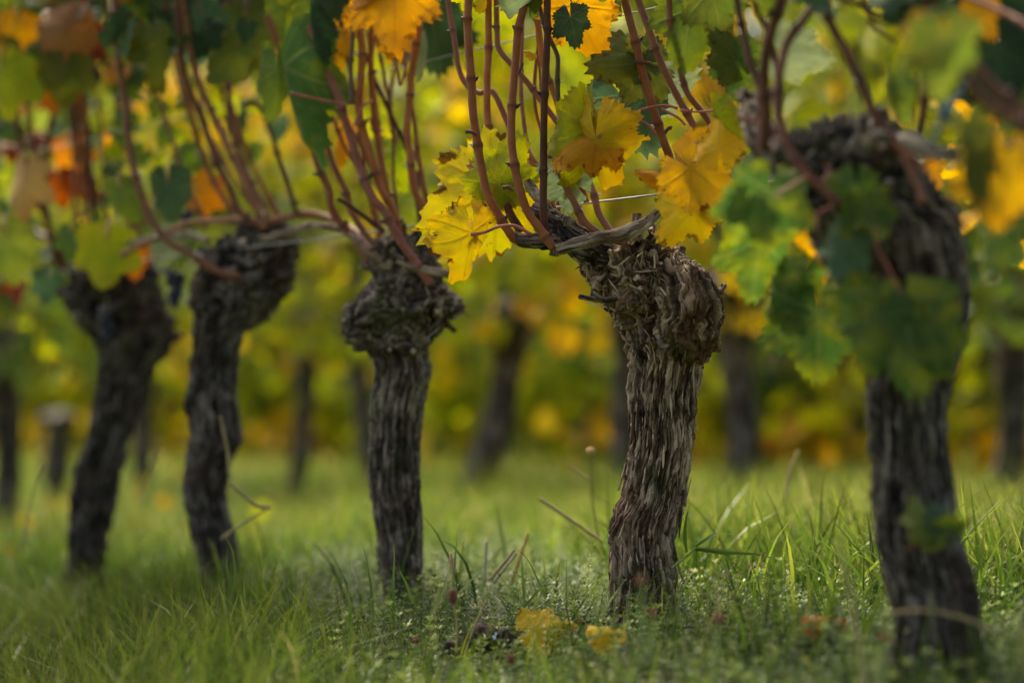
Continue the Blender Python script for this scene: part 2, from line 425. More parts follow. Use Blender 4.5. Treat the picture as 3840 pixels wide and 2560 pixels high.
def bark_displace(G, vlen, circ, amp=1.0, knob=None, seed=0, strip=.0046, plen=.048):
    """G (nv,nu,3) grid, vlen (nv) arc length; returns displaced grid, tone, uvm"""
    nv, nu, _ = G.shape
    th = np.arange(nu)[None, :] / nu + np.zeros((nv, 1)); v = vlen[:, None] + np.zeros((1, nu))
    Nn = grid_normals(G)
    outward = ((G - G.mean(1, keepdims=True)) * Nn).sum(-1).mean()
    if outward < 0: Nn = -Nn
    k = np.zeros(nv) if knob is None else knob
    K = k[:, None] + np.zeros((1, nu))
    pw = G * 14
    w1 = fbm(pw, seed, 3); w2 = fbm(pw + 40, seed + 9, 3)
    pb = G * 34
    w3 = fbm(pb + 7, seed + 3, 2); w4 = fbm(pb + 77, seed + 5, 2)
    uu = th * circ; 
    us = uu + w1 * (.006 + .035 * K) + w3 * (.0015 + .012 * K)
    vs = v + w2 * (.010 + .035 * K) + w4 * (.004 + .012 * K)
    ncu = max(6, round(circ / (strip * 2.2)))
    f1, g1, a1, b1, c1, ov1, ou1 = voro(us / circ * ncu, vs / (plen * 2.0), ncu, seed + 11)
    ncu2 = max(10, round(circ / strip))
    f2, g2, a2, b2, c2, ov2, ou2 = voro(us / circ * ncu2, vs / plen, ncu2, seed + 21)
    lump = fbm(G * 22, seed + 31, 3) * (.0045 + .010 * K) + fbm(G * 60, seed + 33, 3) * (.002 + .006 * K)
    rdg = 1 - np.abs(vnoise(G * 75 + 3, seed + 51)); rdg2 = 1 - np.abs(vnoise(G * 150 + 9, seed + 52))
    lump = lump + K * ((rdg - .75) * .011 + (rdg2 - .75) * .005)
    fibre = vnoise(np.stack([us / .0022, vs / .022, us * 0], -1), seed + 41)
    d = lump + (a1 - .4) * .0050 + np.clip(-ov1, -.5, .6) * .0035 * b1 - .0042 * (1 - sstep(.0, .16, g1))
    d += (a2 - .4) * .0038 + np.clip(-ov2, -.5, .6) * .0030 * b2 - .0030 * (1 - sstep(.0, .22, g2))
    d += fibre * .0009
    d *= amp
    out = G + Nn * d[..., None]
    tone = np.clip(.55 * a2 + .3 * c1 + .15 * fibre + .12 * K * (w3), 0, 1)
    uvm = np.stack([us, vs, us * 0 + seed], -1)
    return out, tone, uvm, Nn

def wood_mesh(name, G, tone, uvm, material):
    nv, nu, _ = G.shape
    V = np.vstack([G.reshape(-1, 3), G[0].mean(0), G[-1].mean(0)])
    tn = np.concatenate([tone.ravel(), [tone[0].mean(), tone[-1].mean()]])
    um = np.vstack([uvm.reshape(-1, 3), uvm[0, 0], uvm[-1, 0]])
    return mesh_np(name, V, [caps(nv, nu), grid_faces(nv, nu)], [material], {'tone': tn, 'uvm': um})

def flake_piece(L, W, lift, curl, rg):
    """a ragged strip of bark; x across, y along, z outward; returns V,Q"""
    n = 6
    t = np.linspace(0, 1, n)
    wd = W * (.55 + .45 * np.sin(PI * np.clip(t * 1.1, 0, 1))) * (1 + .25 * rg.standard_normal(n))
    wd[0] *= .5; wd[-1] *= .35
    cx = np.cumsum(rg.standard_normal(n)) * W * .18
    z = lift * t ** 2.2 + .0006
    z = z + curl * np.sin(t * PI) * .3
    top = []
    for s in (-1, 0, 1):
        top.append(np.stack([cx + s * wd * .5, t * L, z + (0 if s else .22 * W) - abs(s) * curl * .2], -1))
    V = np.concatenate(top); V2 = V.copy(); V2[:, 2] -= .0014
    V = np.vstack([V, V2]); Q = []
    for i in range(n - 1):
        for a in (0, 1):
            Q.append([a * n + i, (a + 1) * n + i, (a + 1) * n + i + 1, a * n + i + 1])
            Q.append([3 * n + a * n + i, 3 * n + a * n + i + 1, 3 * n + (a + 1) * n + i + 1, 3 * n + (a + 1) * n + i])
        Q.append([i, i + 1, 3 * n + i + 1, 3 * n + i]); Q.append([2 * n + i, 5 * n + i, 5 * n + i + 1, 2 * n + i + 1])
    return V, np.array(Q)

def frame_matrix(o, along, nrm):
    y = along / (np.linalg.norm(along) + 1e-12); z = nrm - y * np.dot(nrm, y); z /= np.linalg.norm(z) + 1e-12; x = np.cross(y, z)
    return np.stack([x, y, z], 1), o

def add_flakes(vine, G, Nn, tone_b, uvm, material, n_part, n_stuff, scale=1.0, seed=0, vr=(.02, .98), knob=None, outsign=1):
    rg = np.random.default_rng(seed + 100)
    nv, nu, _ = G.shape
    st_ = max(4, nv // 40); ia = np.clip(np.arange(nv) + st_, 0, nv - 1); ib = np.clip(np.arange(nv) - st_, 0, nv - 1)
    T = G[ia] - G[ib]
    for _ in range(6): T = (np.roll(T, 3, 1) + T + np.roll(T, -3, 1)) / 3
    protos = []
    for k in range(14):
        V, Q = flake_piece(rg.uniform(.010, .040) * scale, rg.uniform(.0011, .0027) * scale, (rg.uniform(.000, .0012) if k % 6 else rg.uniform(.002, .005)) * scale, rg.uniform(-.001, .001), rg)
        protos.append((V, Q))
    meshes = []
    for k, (V, Q) in enumerate(protos):
        uv = np.stack([V[:, 0] + k, V[:, 1] + k * .37, V[:, 0] * 0], -1)
        meshes.append(mesh_np('bark_strip', V, [Q], [material], {'tone': np.full(len(V), (k + .5) / 14 * .7 + .25), 'uvm': uv}, smooth=False))
    bag = Bag()
    for c in range(n_part + n_stuff):
        i = int(rg.uniform(vr[0], vr[1]) * (nv - 1)); 
        if c < n_part:  # the ones that show: towards the lens
            th = rg.uniform(0, 1) ; jj = FRONT(G, th, rg)
        else: jj = rg.integers(nu)
        p = G[i, jj]; nn = Nn[i, jj] * outsign
        al = T[i, jj] * (1 if rg.random() < .3 else -1)
        al = al / (np.linalg.norm(al) + 1e-9)
        kk = 0 if knob is None else knob[i]
        al = al + np.cross(nn, al) * rg.normal(0, .05 + .9 * kk) + nn * abs(rg.normal(0, .01 + .22 * kk))
        R, o = frame_matrix(p, al, nn)
        q = rg.integers(14); s = rg.uniform(.7, 1.35) * (1 if rg.random() < .93 else 1.5)
        if c < n_part:
            mw = Matrix.Translation(Vector(o)) @ Matrix(R.tolist()).to_4x4() @ Matrix.Scale(s, 4)
            link('bark_strip', meshes[q], vine, mw=mw)
        else:
            V, Q = protos[q]
            bag.add((V * s) @ R.T + o, Q=Q, tone=rg.uniform(.2, 1), uvm=np.stack([V[:, 0] + c, V[:, 1] + c * .37, V[:, 0] * 0], -1))
    if n_stuff: link('loose_bark', bag.mesh('loose_bark', [material], smooth=False), vine, kind='stuff')

def FRONT(G, th, rg):
    nu = G.shape[1]
    # column whose angle faces the lens half the time
    a = rg.uniform(-.30, .30) * nu
    f = int(np.argmin(G[len(G) // 2, :, 1]))
    return int((f + a) % nu)

def smooth1(a, n=2):
    for _ in range(n):
        b = a.copy(); b[1:-1] = .25 * a[:-2] + .5 * a[1:-1] + .25 * a[2:]; a = b
    return a

def trunk_from_profile(prof, Y0, nv, nu, kz, seed, amp, material, dfac=.92, knob_y=None, lean=0.0):
    """prof: rows (y, xl, xr) in photo pixels, from base to top; horizontal rings with real depth"""
    prof = np.array(prof, dtype=float)
    d = np.abs(np.diff(prof, axis=0)); step = np.sqrt(d[:, 0] ** 2 + np.maximum(d[:, 1], d[:, 2]) ** 2) + 1e-6
    c = np.concatenate([[0], np.cumsum(step)]); s = np.linspace(0, c[-1], nv)
    y = np.interp(s, c, prof[:, 0]); xl = np.interp(s, c, prof[:, 1]); xr = np.interp(s, c, prof[:, 2])
    ns = max(2, int(nv * .012)) * 3
    y, xl, xr = smooth1(y, ns), smooth1(xl, ns), smooth1(xr, ns)
    zz = np.array([P((a + b) / 2, yy, Y0)[2] for a, b, yy in zip(xl, xr, y)])
    cx = np.array([P((a + b) / 2, yy, Y0)[0] for a, b, yy in zip(xl, xr, y)])
    r = (xr - xl) / 2 * Y0 / FPX
    r = np.maximum(r - .0015, .004)
    th = np.arange(nu) / nu * 2 * PI
    rb = r * dfac
    wmed = np.median(r); rb = np.where(r > wmed * 1.25, wmed * 1.25 * dfac + (r - wmed * 1.25) * .62, rb)
    prog = (zz - zz[0]) / (zz[-1] - zz[0])
    cy = Y0 + lean * prog
    G = np.stack([cx[:, None] + r[:, None] * np.sin(th) * -1, cy[:, None] + rb[:, None] * np.cos(th), zz[:, None] + 0 * th], -1)
    vl = s * Y0 / FPX
    circ = 2 * PI * wmed
    kn = sstep(kz[0], kz[1], y) if knob_y is None else 0
    kn = 1 - sstep(kz[1], kz[0], y)
    G2, tone, uvm, Nn = bark_displace(G, vl, circ, amp, kn, seed)
    return G2, tone, uvm, Nn, kn

VINES = {}
def stubs(vine, G, Nn, kn, n, material, seed, size=.009):
    """old pruning stubs and curls on the head"""
    rg = np.random.default_rng(seed)
    nv, nu, _ = G.shape
    idx = np.where(kn > .6)[0]
    for c in range(n):
        i = int(rg.choice(idx)); j = FRONT(G, 0, rg)
        p = G[i, j]; nn = Nn[i, j] + np.array([rg.normal(0, .5), rg.normal(0, .2), abs(rg.normal(.5, .4))])
        nn /= np.linalg.norm(nn)
        L = rg.uniform(1.2, 3.0) * size; r0 = rg.uniform(.55, .95) * size
        C = catmull([p - nn * .012, p + nn * L * .4, p + nn * L + rg.normal(0, .3, 3) * size], 12)
        R = r0 * np.linspace(1.35, .8, 12) * (1 + .12 * rg.standard_normal(12))
        Gt = tube_grid(C, R, 18)
        vl = np.linspace(0, L + .012, 12)
        G2, tn, um, _ = bark_displace(Gt, vl, 2 * PI * r0, .3, None, seed + c, strip=.003, plen=.02)
        V = np.vstack([G2.reshape(-1, 3), G2[0].mean(0), G2[-1].mean(0) - nn * .001])
        mi = np.concatenate([np.zeros(18), np.ones(18), np.zeros(11 * 18)])
        me = mesh_np('spur_stub', V, [caps(12, 18), grid_faces(12, 18)], [material, CUTWOOD if c % 3 == 0 else material],
                     {'tone': np.concatenate([tn.ravel() * .8, [.3, .5]]), 'uvm': np.vstack([um.reshape(-1, 3), um[0, 0], um[-1, 0]])}, mi)
        link('spur_stub', me, vine)

def add_arm(vine, pts, seed, material, nu=60, dens=.0022, amp=.55, name='arm'):
    """pts rows (px, py, Y, radius px)"""
    A = np.array([[*P(a, b, Y), M(r, Y)] for a, b, Y, r in pts])
    L = np.linalg.norm(np.diff(A[:, :3], axis=0), axis=1).sum()
    n = max(16, int(L / dens))
    C = catmull(A, n); R = np.clip(C[:, 3], .002, None)
    G = tube_grid(C[:, :3], R, nu)
    G2, tone, uvm, Nn = bark_displace(G, np.linspace(0, L, n), 2 * PI * R.mean(), amp, np.full(n, .25), seed, strip=.005, plen=.03)
    o = link(name, wood_mesh(name, G2, tone, uvm, material), vine)
    return G2, Nn

NODE = random.Random(3)
def add_cane(vine, pts, r, Y, material=None, Y2=None, top=True, seed=0, internode=.115, name='cane', taper=.85, buds=True):
    """pts: photo pixels from bottom to top. Y depth at bottom, Y2 at top, r in pixels"""
    material = material or CANE
    Y2 = Y if Y2 is None else Y2
    rg = np.random.default_rng(seed + 500)
    k = len(pts)
    A = [P(a, b, Y + (Y2 - Y) * i / max(1, k - 1)) for i, (a, b) in enumerate(pts)]
    if top:   # the cane goes on above the frame
        d = A[-1] - A[-2]; d /= np.linalg.norm(d); A.append(A[-1] + d * .22 + rg.normal(0, .01, 3)); A.append(A[-1] + d * .25 + rg.normal(0, .02, 3) + np.array([0, 0, .04]))
    A = np.array(A)
    L = np.linalg.norm(np.diff(A, axis=0), axis=1).sum()
    n = max(20, int(L / .004)); C = catmull(A, n)
    s = np.linspace(0, L, n)
    nodes = []; q = rg.uniform(.015, internode)
    while q < L: nodes.append(q); q += internode * rg.uniform(.8, 1.25)
    R = np.full(n, M(r, (Y + Y2) / 2)) * (1 - (1 - taper) * s / L)
    T, Af, Bf = frames(C)
    nd = np.zeros(n); sw = np.zeros(n); zig = np.zeros(n)
    for i, q in enumerate(nodes):
        nd = np.maximum(nd, np.exp(-((s - q) / .0035) ** 2) * .8)
        sw += np.exp(-((s - q) / .0065) ** 2) * .30
        zig += (1 if i % 2 else -1) * np.exp(-((s - q) / (internode * .3)) ** 2)
    C = C + Af * 0 + Bf * (zig * R * .14)[:, None] + np.stack([vnoise(C * 9, seed), vnoise(C * 9 + 9, seed), vnoise(C * 9, seed) * 0], -1) * .0012
    nu = 20
    Rr = R * (1 + sw) * (1 + .04 * vnoise(np.stack([s / .01, s * 0, s * 0], -1), seed))
    G = tube_grid(C, Rr, nu)
    th = np.arange(nu)[None, :] / nu * 2 * PI
    bag = Bag()
    V = np.vstack([G.reshape(-1, 3), G[0].mean(0), G[-1].mean(0)])
    um = np.stack(np.broadcast_arrays(th * M(r, Y), s[:, None], 0 * th), -1).reshape(-1, 3)
    bag.add(V, T=caps(n, nu), Q=grid_faces(n, nu), node=np.concatenate([np.repeat(nd, nu), [1, 1]]), uvm=np.vstack([um, um[0], um[-1]]))
    if buds:
        for i, q in enumerate(nodes):
            j = int(q / L * (n - 1)); sd_ = 1 if i % 2 else -1
            d = Bf[j] * sd_ * .9 + T[j] * .35 - Af[j] * .0 + np.array([0, -.35 * rg.random(), 0]); d /= np.linalg.norm(d)
            p = C[j] + d * R[j] * .7
            ln = R[j] * rg.uniform(.9, 1.8)
            Cb = np.array([p, p + d * ln * .5, p + d * ln + T[j] * ln * .2]); 
            Gb = tube_grid(Cb, np.array([.62, .5, .12]) * R[j], 8)
            wh = rg.random() < .35
            bag.add(np.vstack([Gb.reshape(-1, 3), Gb[0].mean(0), Gb[-1].mean(0)]), T=caps(3, 8), Q=grid_faces(3, 8), m=1 if wh else 0, node=1.0, uvm=np.zeros((26, 3)))
    o = link(name, bag.mesh(name, [material, BUDWHITE]), vine)
    return C, o

# ------------------------------------------------------------------ leaves
def leaf_shape(nr, nth, rg, bendy=.6, bendx=.5, wave=.06, fold=.0, lobing=.5, teeth=.06, lopside=.0, quilt=.012):
    gap = .16
    th = np.linspace(-PI + gap, PI - gap, nth)
    r = np.full(nth, .54)
    for c, a, wd in ((0, 1.0, .46), (.98, .88, .42), (-.98, .86, .42), (1.95, .70, .46), (-1.95, .72, .46), (2.62, .52, .4), (-2.62, .52, .4)):
        c = c + rg.normal(0, .04); a = a * (1 + rg.normal(0, .06))
        base = .5 * (1 - lobing) + .30 * lobing
        r = np.maximum(r, base + (a - base) * np.exp(-np.abs((th - c) / wd) ** 1.7 * (.55 + lobing * .9)))
    r = smooth1(r, max(1, nth // 40))
    nt = 38
    ph = th / (2 * PI) * nt + .15 * np.sin(th * 5)
    saw = 1 - np.abs(np.mod(ph, 1) * 2 - 1) ** .8
    tamp = 1.5 * teeth * (.6 + .5 * np.sin(th * 7 + rg.uniform(0, 6)) ** 2)
    r = r * (1 + tamp * (saw - .5) * 1.6) * (1 + .03 * np.sin(th * 3 + rg.uniform(0, 6)))
    s = np.linspace(0.0, 1, nr + 1)[1:]
    X = (r[None, :] * s[:, None]) * np.sin(th)[None, :]; Y = (r[None, :] * s[:, None]) * np.cos(th)[None, :]
    E = s[:, None] + 0 * th[None, :]
    V = np.vstack([[0, 0], np.stack([X.ravel(), Y.ravel()], -1)]); E = np.concatenate([[0], E.ravel()])
    x, y = V[:, 0], V[:, 1]
    best = np.full(len(x), 9.); al = np.zeros(len(x)); side = np.zeros(len(x))
    for c in (0, .98, -.98, 1.95, -1.95):
        dx, dy = math.sin(c), math.cos(c)
        t = x * dx + y * dy; pd = x * dy - y * dx
        dd = np.where(t > 0, np.abs(pd), 9)
        n = dd < best; best = np.where(n, dd, best); al = np.where(n, t, al)
    rr = np.sqrt(x * x + y * y)
    vein = np.exp(-(best / (.014 + .010 * (1 - rr))) ** 2)
    fr = np.mod(al - best * .9, .15); fr = np.minimum(fr, .15 - fr)
    sec = np.exp(-(fr / .011) ** 2) * (best > .02) * .55
    vn = np.maximum(vein, sec)
    # 3D form
    p3 = np.stack([x * 3, y * 3, x * 0 + rg.uniform(0, 99)], -1)
    z = wave * np.sin(3 * np.arctan2(x, y) + rg.uniform(0, 6)) * rr ** 1.5 + .10 * vnoise(p3, 3) * rr + wave * .6 * vnoise(p3 * 2.5, 4) * E ** 2
    z += quilt * (1 - vn) * (.5 + .5 * vnoise(p3 * 3.3, 5)) - quilt * .8 * vein
    z -= fold * np.abs(x)
    def bend(a, z, k):
        if abs(k) < 1e-3: return a, z
        rad = 1 / k
        return np.sin(a * k) * (rad + z), np.cos(a * k) * (rad + z) - rad
    x2, z2 = bend(x, z, bendx)
    y2, z3 = bend(y, z2, bendy)
    W = np.stack([x2, y2, z3], -1)
    T = np.stack([np.zeros(nth - 1), np.arange(1, nth), np.arange(2, nth + 1)], -1).astype(int)
    i = np.arange(nr - 1)[:, None]; j = np.arange(nth - 1)[None, :]
    Q = np.stack(np.broadcast_arrays(1 + i * nth + j, 1 + (i + 1) * nth + j, 1 + (i + 1) * nth + j + 1, 1 + i * nth + j + 1), -1).reshape(-1, 4)
    return W, T, Q, E, vn, np.stack([x, y, x * 0], -1)

def leaf_mesh(nr, nth, rg, pet=0.0, petmat=None, **kw):
    W, T, Q, E, vn, lc = leaf_shape(nr, nth, rg, **kw)
    b = Bag(); b.add(W, T=T, Q=Q, edge=E, vein=vn, lc=lc, tone=0.0)
    if pet > 0:
        k = 7; t = np.linspace(0, 1, k)[:, None]
        C = np.array([[0, 0, 0]]) + t * np.array([[0, -pet, 0]]) + (t ** 2) * np.array([[pet * .2 * rg.normal(), pet * .3, -pet * .5]])
        g = tube_grid(C, np.full(k, .016), 6)
        b.add(g.reshape(-1, 3), Q=grid_faces(k, 6), m=1, edge=0., vein=0., lc=np.zeros((k * 6, 3)), tone=0.0)
    return b.mesh('leaf', [LM['green'], petmat or PET_PINK])

rl = np.random.default_rng(21)
HERO = [leaf_mesh(16, 200, rl, bendy=b, bendx=c, wave=w_, fold=f, lobing=lo) for b, c, w_, f, lo in
        ((.6, .6, .09, .05, .25), (1.0, 1.2, .12, .2, .45), (.4, -.6, .10, 0, .2), (1.2, .8, .14, .35, .7), (.7, 1.9, .08, .5, .4), (.35, .5, .08, .05, .18), (-.7, .8, .13, .15, .45), (.9, 2.3, .08, .4, .35))]
MIDL = [leaf_mesh(6, 72, rl, pet=.8, bendy=rl.uniform(-.3, 1.2), bendx=rl.uniform(-.4, 1.3), wave=rl.uniform(.04, .11), fold=rl.uniform(0, .3), lobing=rl.uniform(.08, .42), teeth=.06) for _ in range(14)]
LOWL = [leaf_mesh(3, 30, rl, pet=.6, bendy=rl.uniform(-.3, 1.2), bendx=rl.uniform(-.4, 1.3), wave=.08, fold=rl.uniform(0, .3), lobing=rl.uniform(.2, .6), teeth=.0) for _ in range(10)]

def place_leaf(vine, me, loc, ang, size, color, pitch=0, roll=0, name='leaf', label=None):
    """ang: direction of the leaf tip in the picture plane, degrees (90 up, -90 down); normal faces the lens, then pitch and roll"""
    a = math.radians(ang)
    T = Vector((math.cos(a), 0, math.sin(a))); Nn = Vector((0, -1, 0)); S = T.cross(Nn)
    R = Matrix((S, T, Nn)).transposed()
    R = R @ Matrix.Rotation(math.radians(pitch), 3, 'X') @ Matrix.Rotation(math.radians(roll), 3, 'Y')
    mw = Matrix.Translation(Vector(loc)) @ R.to_4x4() @ Matrix.Scale(size, 4)
    o = link(name, me, vine, mw=mw, label=label)
    o.material_slots[0].link = 'OBJECT'; o.material_slots[0].material = LM[color]
    return o

def petiole(vine, pts, r, Y, m=None):
    A = catmull([P(a, b, Y) for a, b in pts], 24)
    bag = Bag(); R = M(r, Y) * (1 + .35 * np.exp(-np.linspace(0, 1, 24) / .08) + .35 * np.exp(-(1 - np.linspace(0, 1, 24)) / .08))
    add_tube(bag, A, R, 8)
    link('petiole', bag.mesh('petiole', [m or PET_PINK]), vine)

PAL = {'dark': (('dkgreen', .55), ('teal', .15), ('green', .15), ('olive', .12), ('orange', .03)),
       'green': (('green', .35), ('teal', .2), ('lime', .2), ('olive', .15), ('yellow', .07), ('pale', .03)),
       'mix': (('green', .2), ('lime', .3), ('yellow', .22), ('gold', .1), ('olive', .14), ('orange', .04)),
       'yellow': (('lime', .25), ('yellow', .35), ('gold', .25), ('orange', .07), ('green', .08)),
       'left': (('dkgreen', .40), ('green', .18), ('olive', .2), ('lime', .06), ('orange', .06), ('red', .06), ('tan', .04))}
def pick(pal, rg):
    names = [a for a, _ in PAL[pal]]; ws = np.array([b for _, b in PAL[pal]]); return names[rg.choice(len(names), p=ws / ws.sum())]

def loose_foliage(rg, pts, sizes, cols, res='low'):
    """many leaves joined into one mesh; cols = colour names"""
    keys = sorted(set(cols)); bag = Bag()
    shapes = []
    for k in range(6):
        W, T, Q, E, vn, lc = leaf_shape(1, 11, rg, bendy=rg.uniform(-.2, 1.0), bendx=rg.uniform(-.3, 1.1), wave=.08, lobing=.3, teeth=0)
        shapes.append((W, T, E, lc))
    for p, s, c in zip(pts, sizes, cols):
        W, T, E, lc = shapes[rg.integers(6)]
        q = rg.normal(size=4) * np.array([1, 1, 1, 1]); 
        T_ = np.array([rg.normal(0, .7), rg.normal(0, .6), rg.normal(-.6, .6)]); N_ = np.array([rg.normal(0, .7), -abs(rg.normal(.3, .7)), rg.normal(.4, .5)])
        R, _ = frame_matrix(None, T_, N_)
        V = (W * s) @ R.T + p
        bag.add(V, T=T, m=keys.index(c), edge=E, vein=0., lc=lc, tone=rg.random())
    return bag.mesh('foliage', [LM[k] for k in keys])

# ================================================================== THE NEAR ROW
GR = 'old grapevines of the near row'
def start_vine(base_px, Y0, label):
    b = P(base_px[0], base_px[1], Y0); b[2] = float(gz(b[0], Y0))
    return thing('grapevine', tuple(b), label, 'grapevine', GR)

def ground_row(prof, Y0, extra=.03):
    """extend the profile down to below the ground"""
    prof = list(prof); x = (prof[0][1] + prof[0][2]) / 2
    gpy = 1600 + FPX * (CAMH - float(gz(P(x, 2000, Y0)[0], Y0)) + extra) / Y0
    if gpy > prof[0][0] + 10:
        w_ = (prof[0][2] - prof[0][1]) * .06
        prof.insert(0, (gpy, prof[0][1] - w_, prof[0][2] + w_))
    return prof

# ---- main vine, in focus
VM_Y = 4.10
vm = start_vine((2400, 2330), VM_Y, 'sharp old grapevine with shaggy bark and a knotted head bulging to the right')
prof = ground_row([(2330, 2289, 2513), (2157, 2296, 2545), (2024, 2284, 2523), (1953, 2286, 2541), (1871, 2330, 2564), (1769, 2347, 2588), (1667, 2366, 2603),
        (1565, 2364, 2608), (1463, 2358, 2612), (1392, 2362, 2626), (1345, 2368, 2652), (1280, 2352, 2680), (1208, 2320, 2690), (1137, 2268, 2682),
        (1085, 2225, 2655), (1045, 2192, 2632), (1000, 2186, 2592), (955, 2225, 2560), (920, 2290, 2520), (898, 2370, 2440)], VM_Y)
G, tn, um, Nn, kn = trunk_from_profile(prof, VM_Y, 560, 300, (1400, 1250), 11, 1.3, BARK)
link('trunk', wood_mesh('trunk', G, tn, um, BARK), vm)
add_flakes(vm, G, Nn, tn, um, BARK, 290, 420, 1.0, 5, vr=(.02, .99), knob=kn)
stubs(vm, G, Nn, kn, 44, BARK, 8, .0085)
# right-hand burl of the head
C = catmull([[*P(2500, 1010, 4.06), .030], [*P(2575, 1110, 4.03), .050], [*P(2590, 1230, 4.04), .052], [*P(2550, 1340, 4.07), .026]], 120)
Gt = tube_grid(C[:, :3], C[:, 3], 150)
Gb, tb, ub, Nb = bark_displace(Gt, np.linspace(0, .17, 120), .28, 1.1, np.full(120, .6), 77)
link('burl', wood_mesh('burl', Gb, tb * .8, ub, BARK), vm)
add_flakes(vm, Gb, Nb, None, None, BARK, 0, 60, .8, 45, knob=np.full(120, .5))
ga, na = add_arm(vm, [(2340, 985, 4.08, 60), (2240, 955, 4.07, 62), (2150, 900, 4.07, 56), (2080, 850, 4.08, 48), (2020, 810, 4.09, 36), (1990, 790, 4.10, 20)], 31, BARK_DARK, 110, .0017, .8)
add_flakes(vm, ga, na, None, None, BARK_DARK, 8, 160, .7, 44)
add_arm(vm, [(2120, 905, 4.05, 30), (2030, 905, 4.05, 32), (1960, 900, 4.05, 28), (1915, 885, 4.05, 20)], 32, BARK_DARK, 60, .0018, .45)
add_arm(vm, [(2090, 850, 4.12, 24), (2040, 770, 4.12, 24), (2000, 715, 4.13, 22), (1975, 675, 4.13, 15)], 33, BARK_PALE, 50, .0018, .5)
# flattened grey branch to the right, with stubs
add_arm(vm, [(2085, 935, 4.00, 22), (2174, 912, 4.0, 26), (2260, 890, 4.01, 25), (2335, 880, 4.02, 30), (2426, 835, 4.03, 24), (2490, 765, 4.03, 15), (2516, 722, 4.03, 9)], 35, BARK_PALE, 54, .0016, .35)
for q in ((2075, 960, 2085, 905, 17), (2385, 850, 2387, 800, 19), (2125, 850, 2126, 812, 16), (2385, 905, 2415, 850, 12)):
    add_arm(vm, [(q[0], q[1], 4.05, q[4]), ((q[0] + q[2]) / 2, (q[1] + q[3]) / 2, 4.05, q[4] * .95), (q[2], q[3], 4.05, q[4])], 40 + q[0] % 7, BARK_PALE, 24, .002, .2, name='spur_stub')
add_arm(vm, [(2310, 1120, 4.02, 12), (2250, 1125, 4.0, 10), (2210, 1118, 3.99, 9), (2172, 1112, 3.98, 8)], 51, BARK_DARK, 20, .002, .15, name='dead_twig')
add_arm(vm, [(2262, 1122, 4.0, 7), (2235, 1105, 3.99, 7), (2225, 1095, 3.99, 5)], 52, BARK_DARK, 14, .002, .1, name='dead_twig')
add_arm(vm, [(2200, 1480, 4.1, 4), (2260, 1500, 4.1, 4)], 53, BARK_DARK, 8, .002, .1, name='dead_twig') if False else None

MC = [  # px list bottom->top, radius px, Y bottom, Y top, material
 ([(1945, 905), (1916, 884), (1870, 815), (1830, 735), (1812, 660), (1789, 517), (1772, 402), (1757, 143), (1760, -20)], 16.5, 4.05, 4.03, CANE),
 ([(2075, 935), (2025, 861), (1979, 792), (1944, 689), (1927, 603), (1916, 517), (1916, 402), (1930, 258), (1944, 115), (1970, -20)], 16, 4.0, 4.02, CANE),
 ([(2045, 880), (2036, 800), (2036, 689), (2039, 517), (2048, 287), (2052, 140), (2053, -20)], 14.5, 4.02, 4.0, CANE_DK),
 ([(1975, 890), (1945, 850), (1915, 780), (1880, 680), (1847, 545), (1828, 430), (1826, 298), (1830, 172), (1832, -20)], 14, 4.22, 4.25, CANE),
 ([(2130, 500), (2100, 470), (2025, 373), (1944, 270), (1875, 189), (1866, 120), (1860, -20)], 11, 4.2, 4.25, CANE_PU),
 ([(1985, 770), (1960, 600), (1904, 459), (1847, 344), (1800, 350), (1752, 322), (1720, 258), (1703, 143), (1675, -20)], 11, 4.25, 4.35, CANE_PU),
 ([(2200, 760), (2160, 620), (2116, 470), (2076, 344), (2036, 230), (2019, 103), (1979, -20)], 12, 4.2, 4.15, CANE),
 ([(2096, 465), (2093, 390), (2088, 298), (2090, 212), (2059, 138), (2030, 50), (2010, -20)], 9, 4.06, 4.06, CANE_GN),
 ([(2350, 912), (2289, 895), (2197, 838), (2150, 757), (2116, 689), (2085, 610)], 14, 4.02, 4.05, CANE_OR),
 ([(2180, 850), (2165, 760), (2150, 680), (2140, 600)], 12, 4.15, 4.2, CANE_PU),
 ([(2290, 870), (2245, 800), (2225, 730), (2200, 660)], 14, 4.12, 4.15, CANE_PU),
 ([(2520, 720), (2512, 640), (2507, 585), (2490, 534), (2461, 436), (2426, 321), (2398, 230), (2369, 115), (2335, -20)], 16, 4.03, 4.0, CANE),
 ([(2720, 610), (2679, 574), (2610, 488), (2558, 396), (2518, 316), (2472, 212), (2438, 115), (2386, -20)], 14, 3.95, 3.9, CANE_PU),
 ([(2720, 600), (2650, 448), (2576, 344), (2541, 207), (2512, 103), (2507, -20)], 12, 3.9, 3.85, CANE_PU),
 ([(1955, 870), (1912, 800), (1895, 740), (1880, 700)], 17, 4.15, 4.15, CANE_DK),
 ([(2080, 800), (2060, 740), (2045, 680), (1990, 590), (1975, 560)], 14, 4.2, 4.22, CANE_OR),
]
for i, (pts, r, a, b, m) in enumerate(MC):
    add_cane(vm, pts, r, a, m, b, top=pts[-1][1] < 0, seed=i)
# tendril-like hooks on the canes
for pts, r, Y in (([(1790, 505), (1765, 495), (1745, 495)], 7, 4.02), ([(1925, 715), (1905, 702), (1885, 705)], 7, 3.98), ([(2490, 500), (2510, 480), (2520, 482)], 7, 4.0), ([(2440, 240), (2410, 235), (2375, 236)], 7, 4.0), ([(1945, 275), (1955, 250), (1960, 238)], 5, 4.0)):
    petiole(vm, pts, r, Y, simple('dry_hook', (.12, .05, .03)))

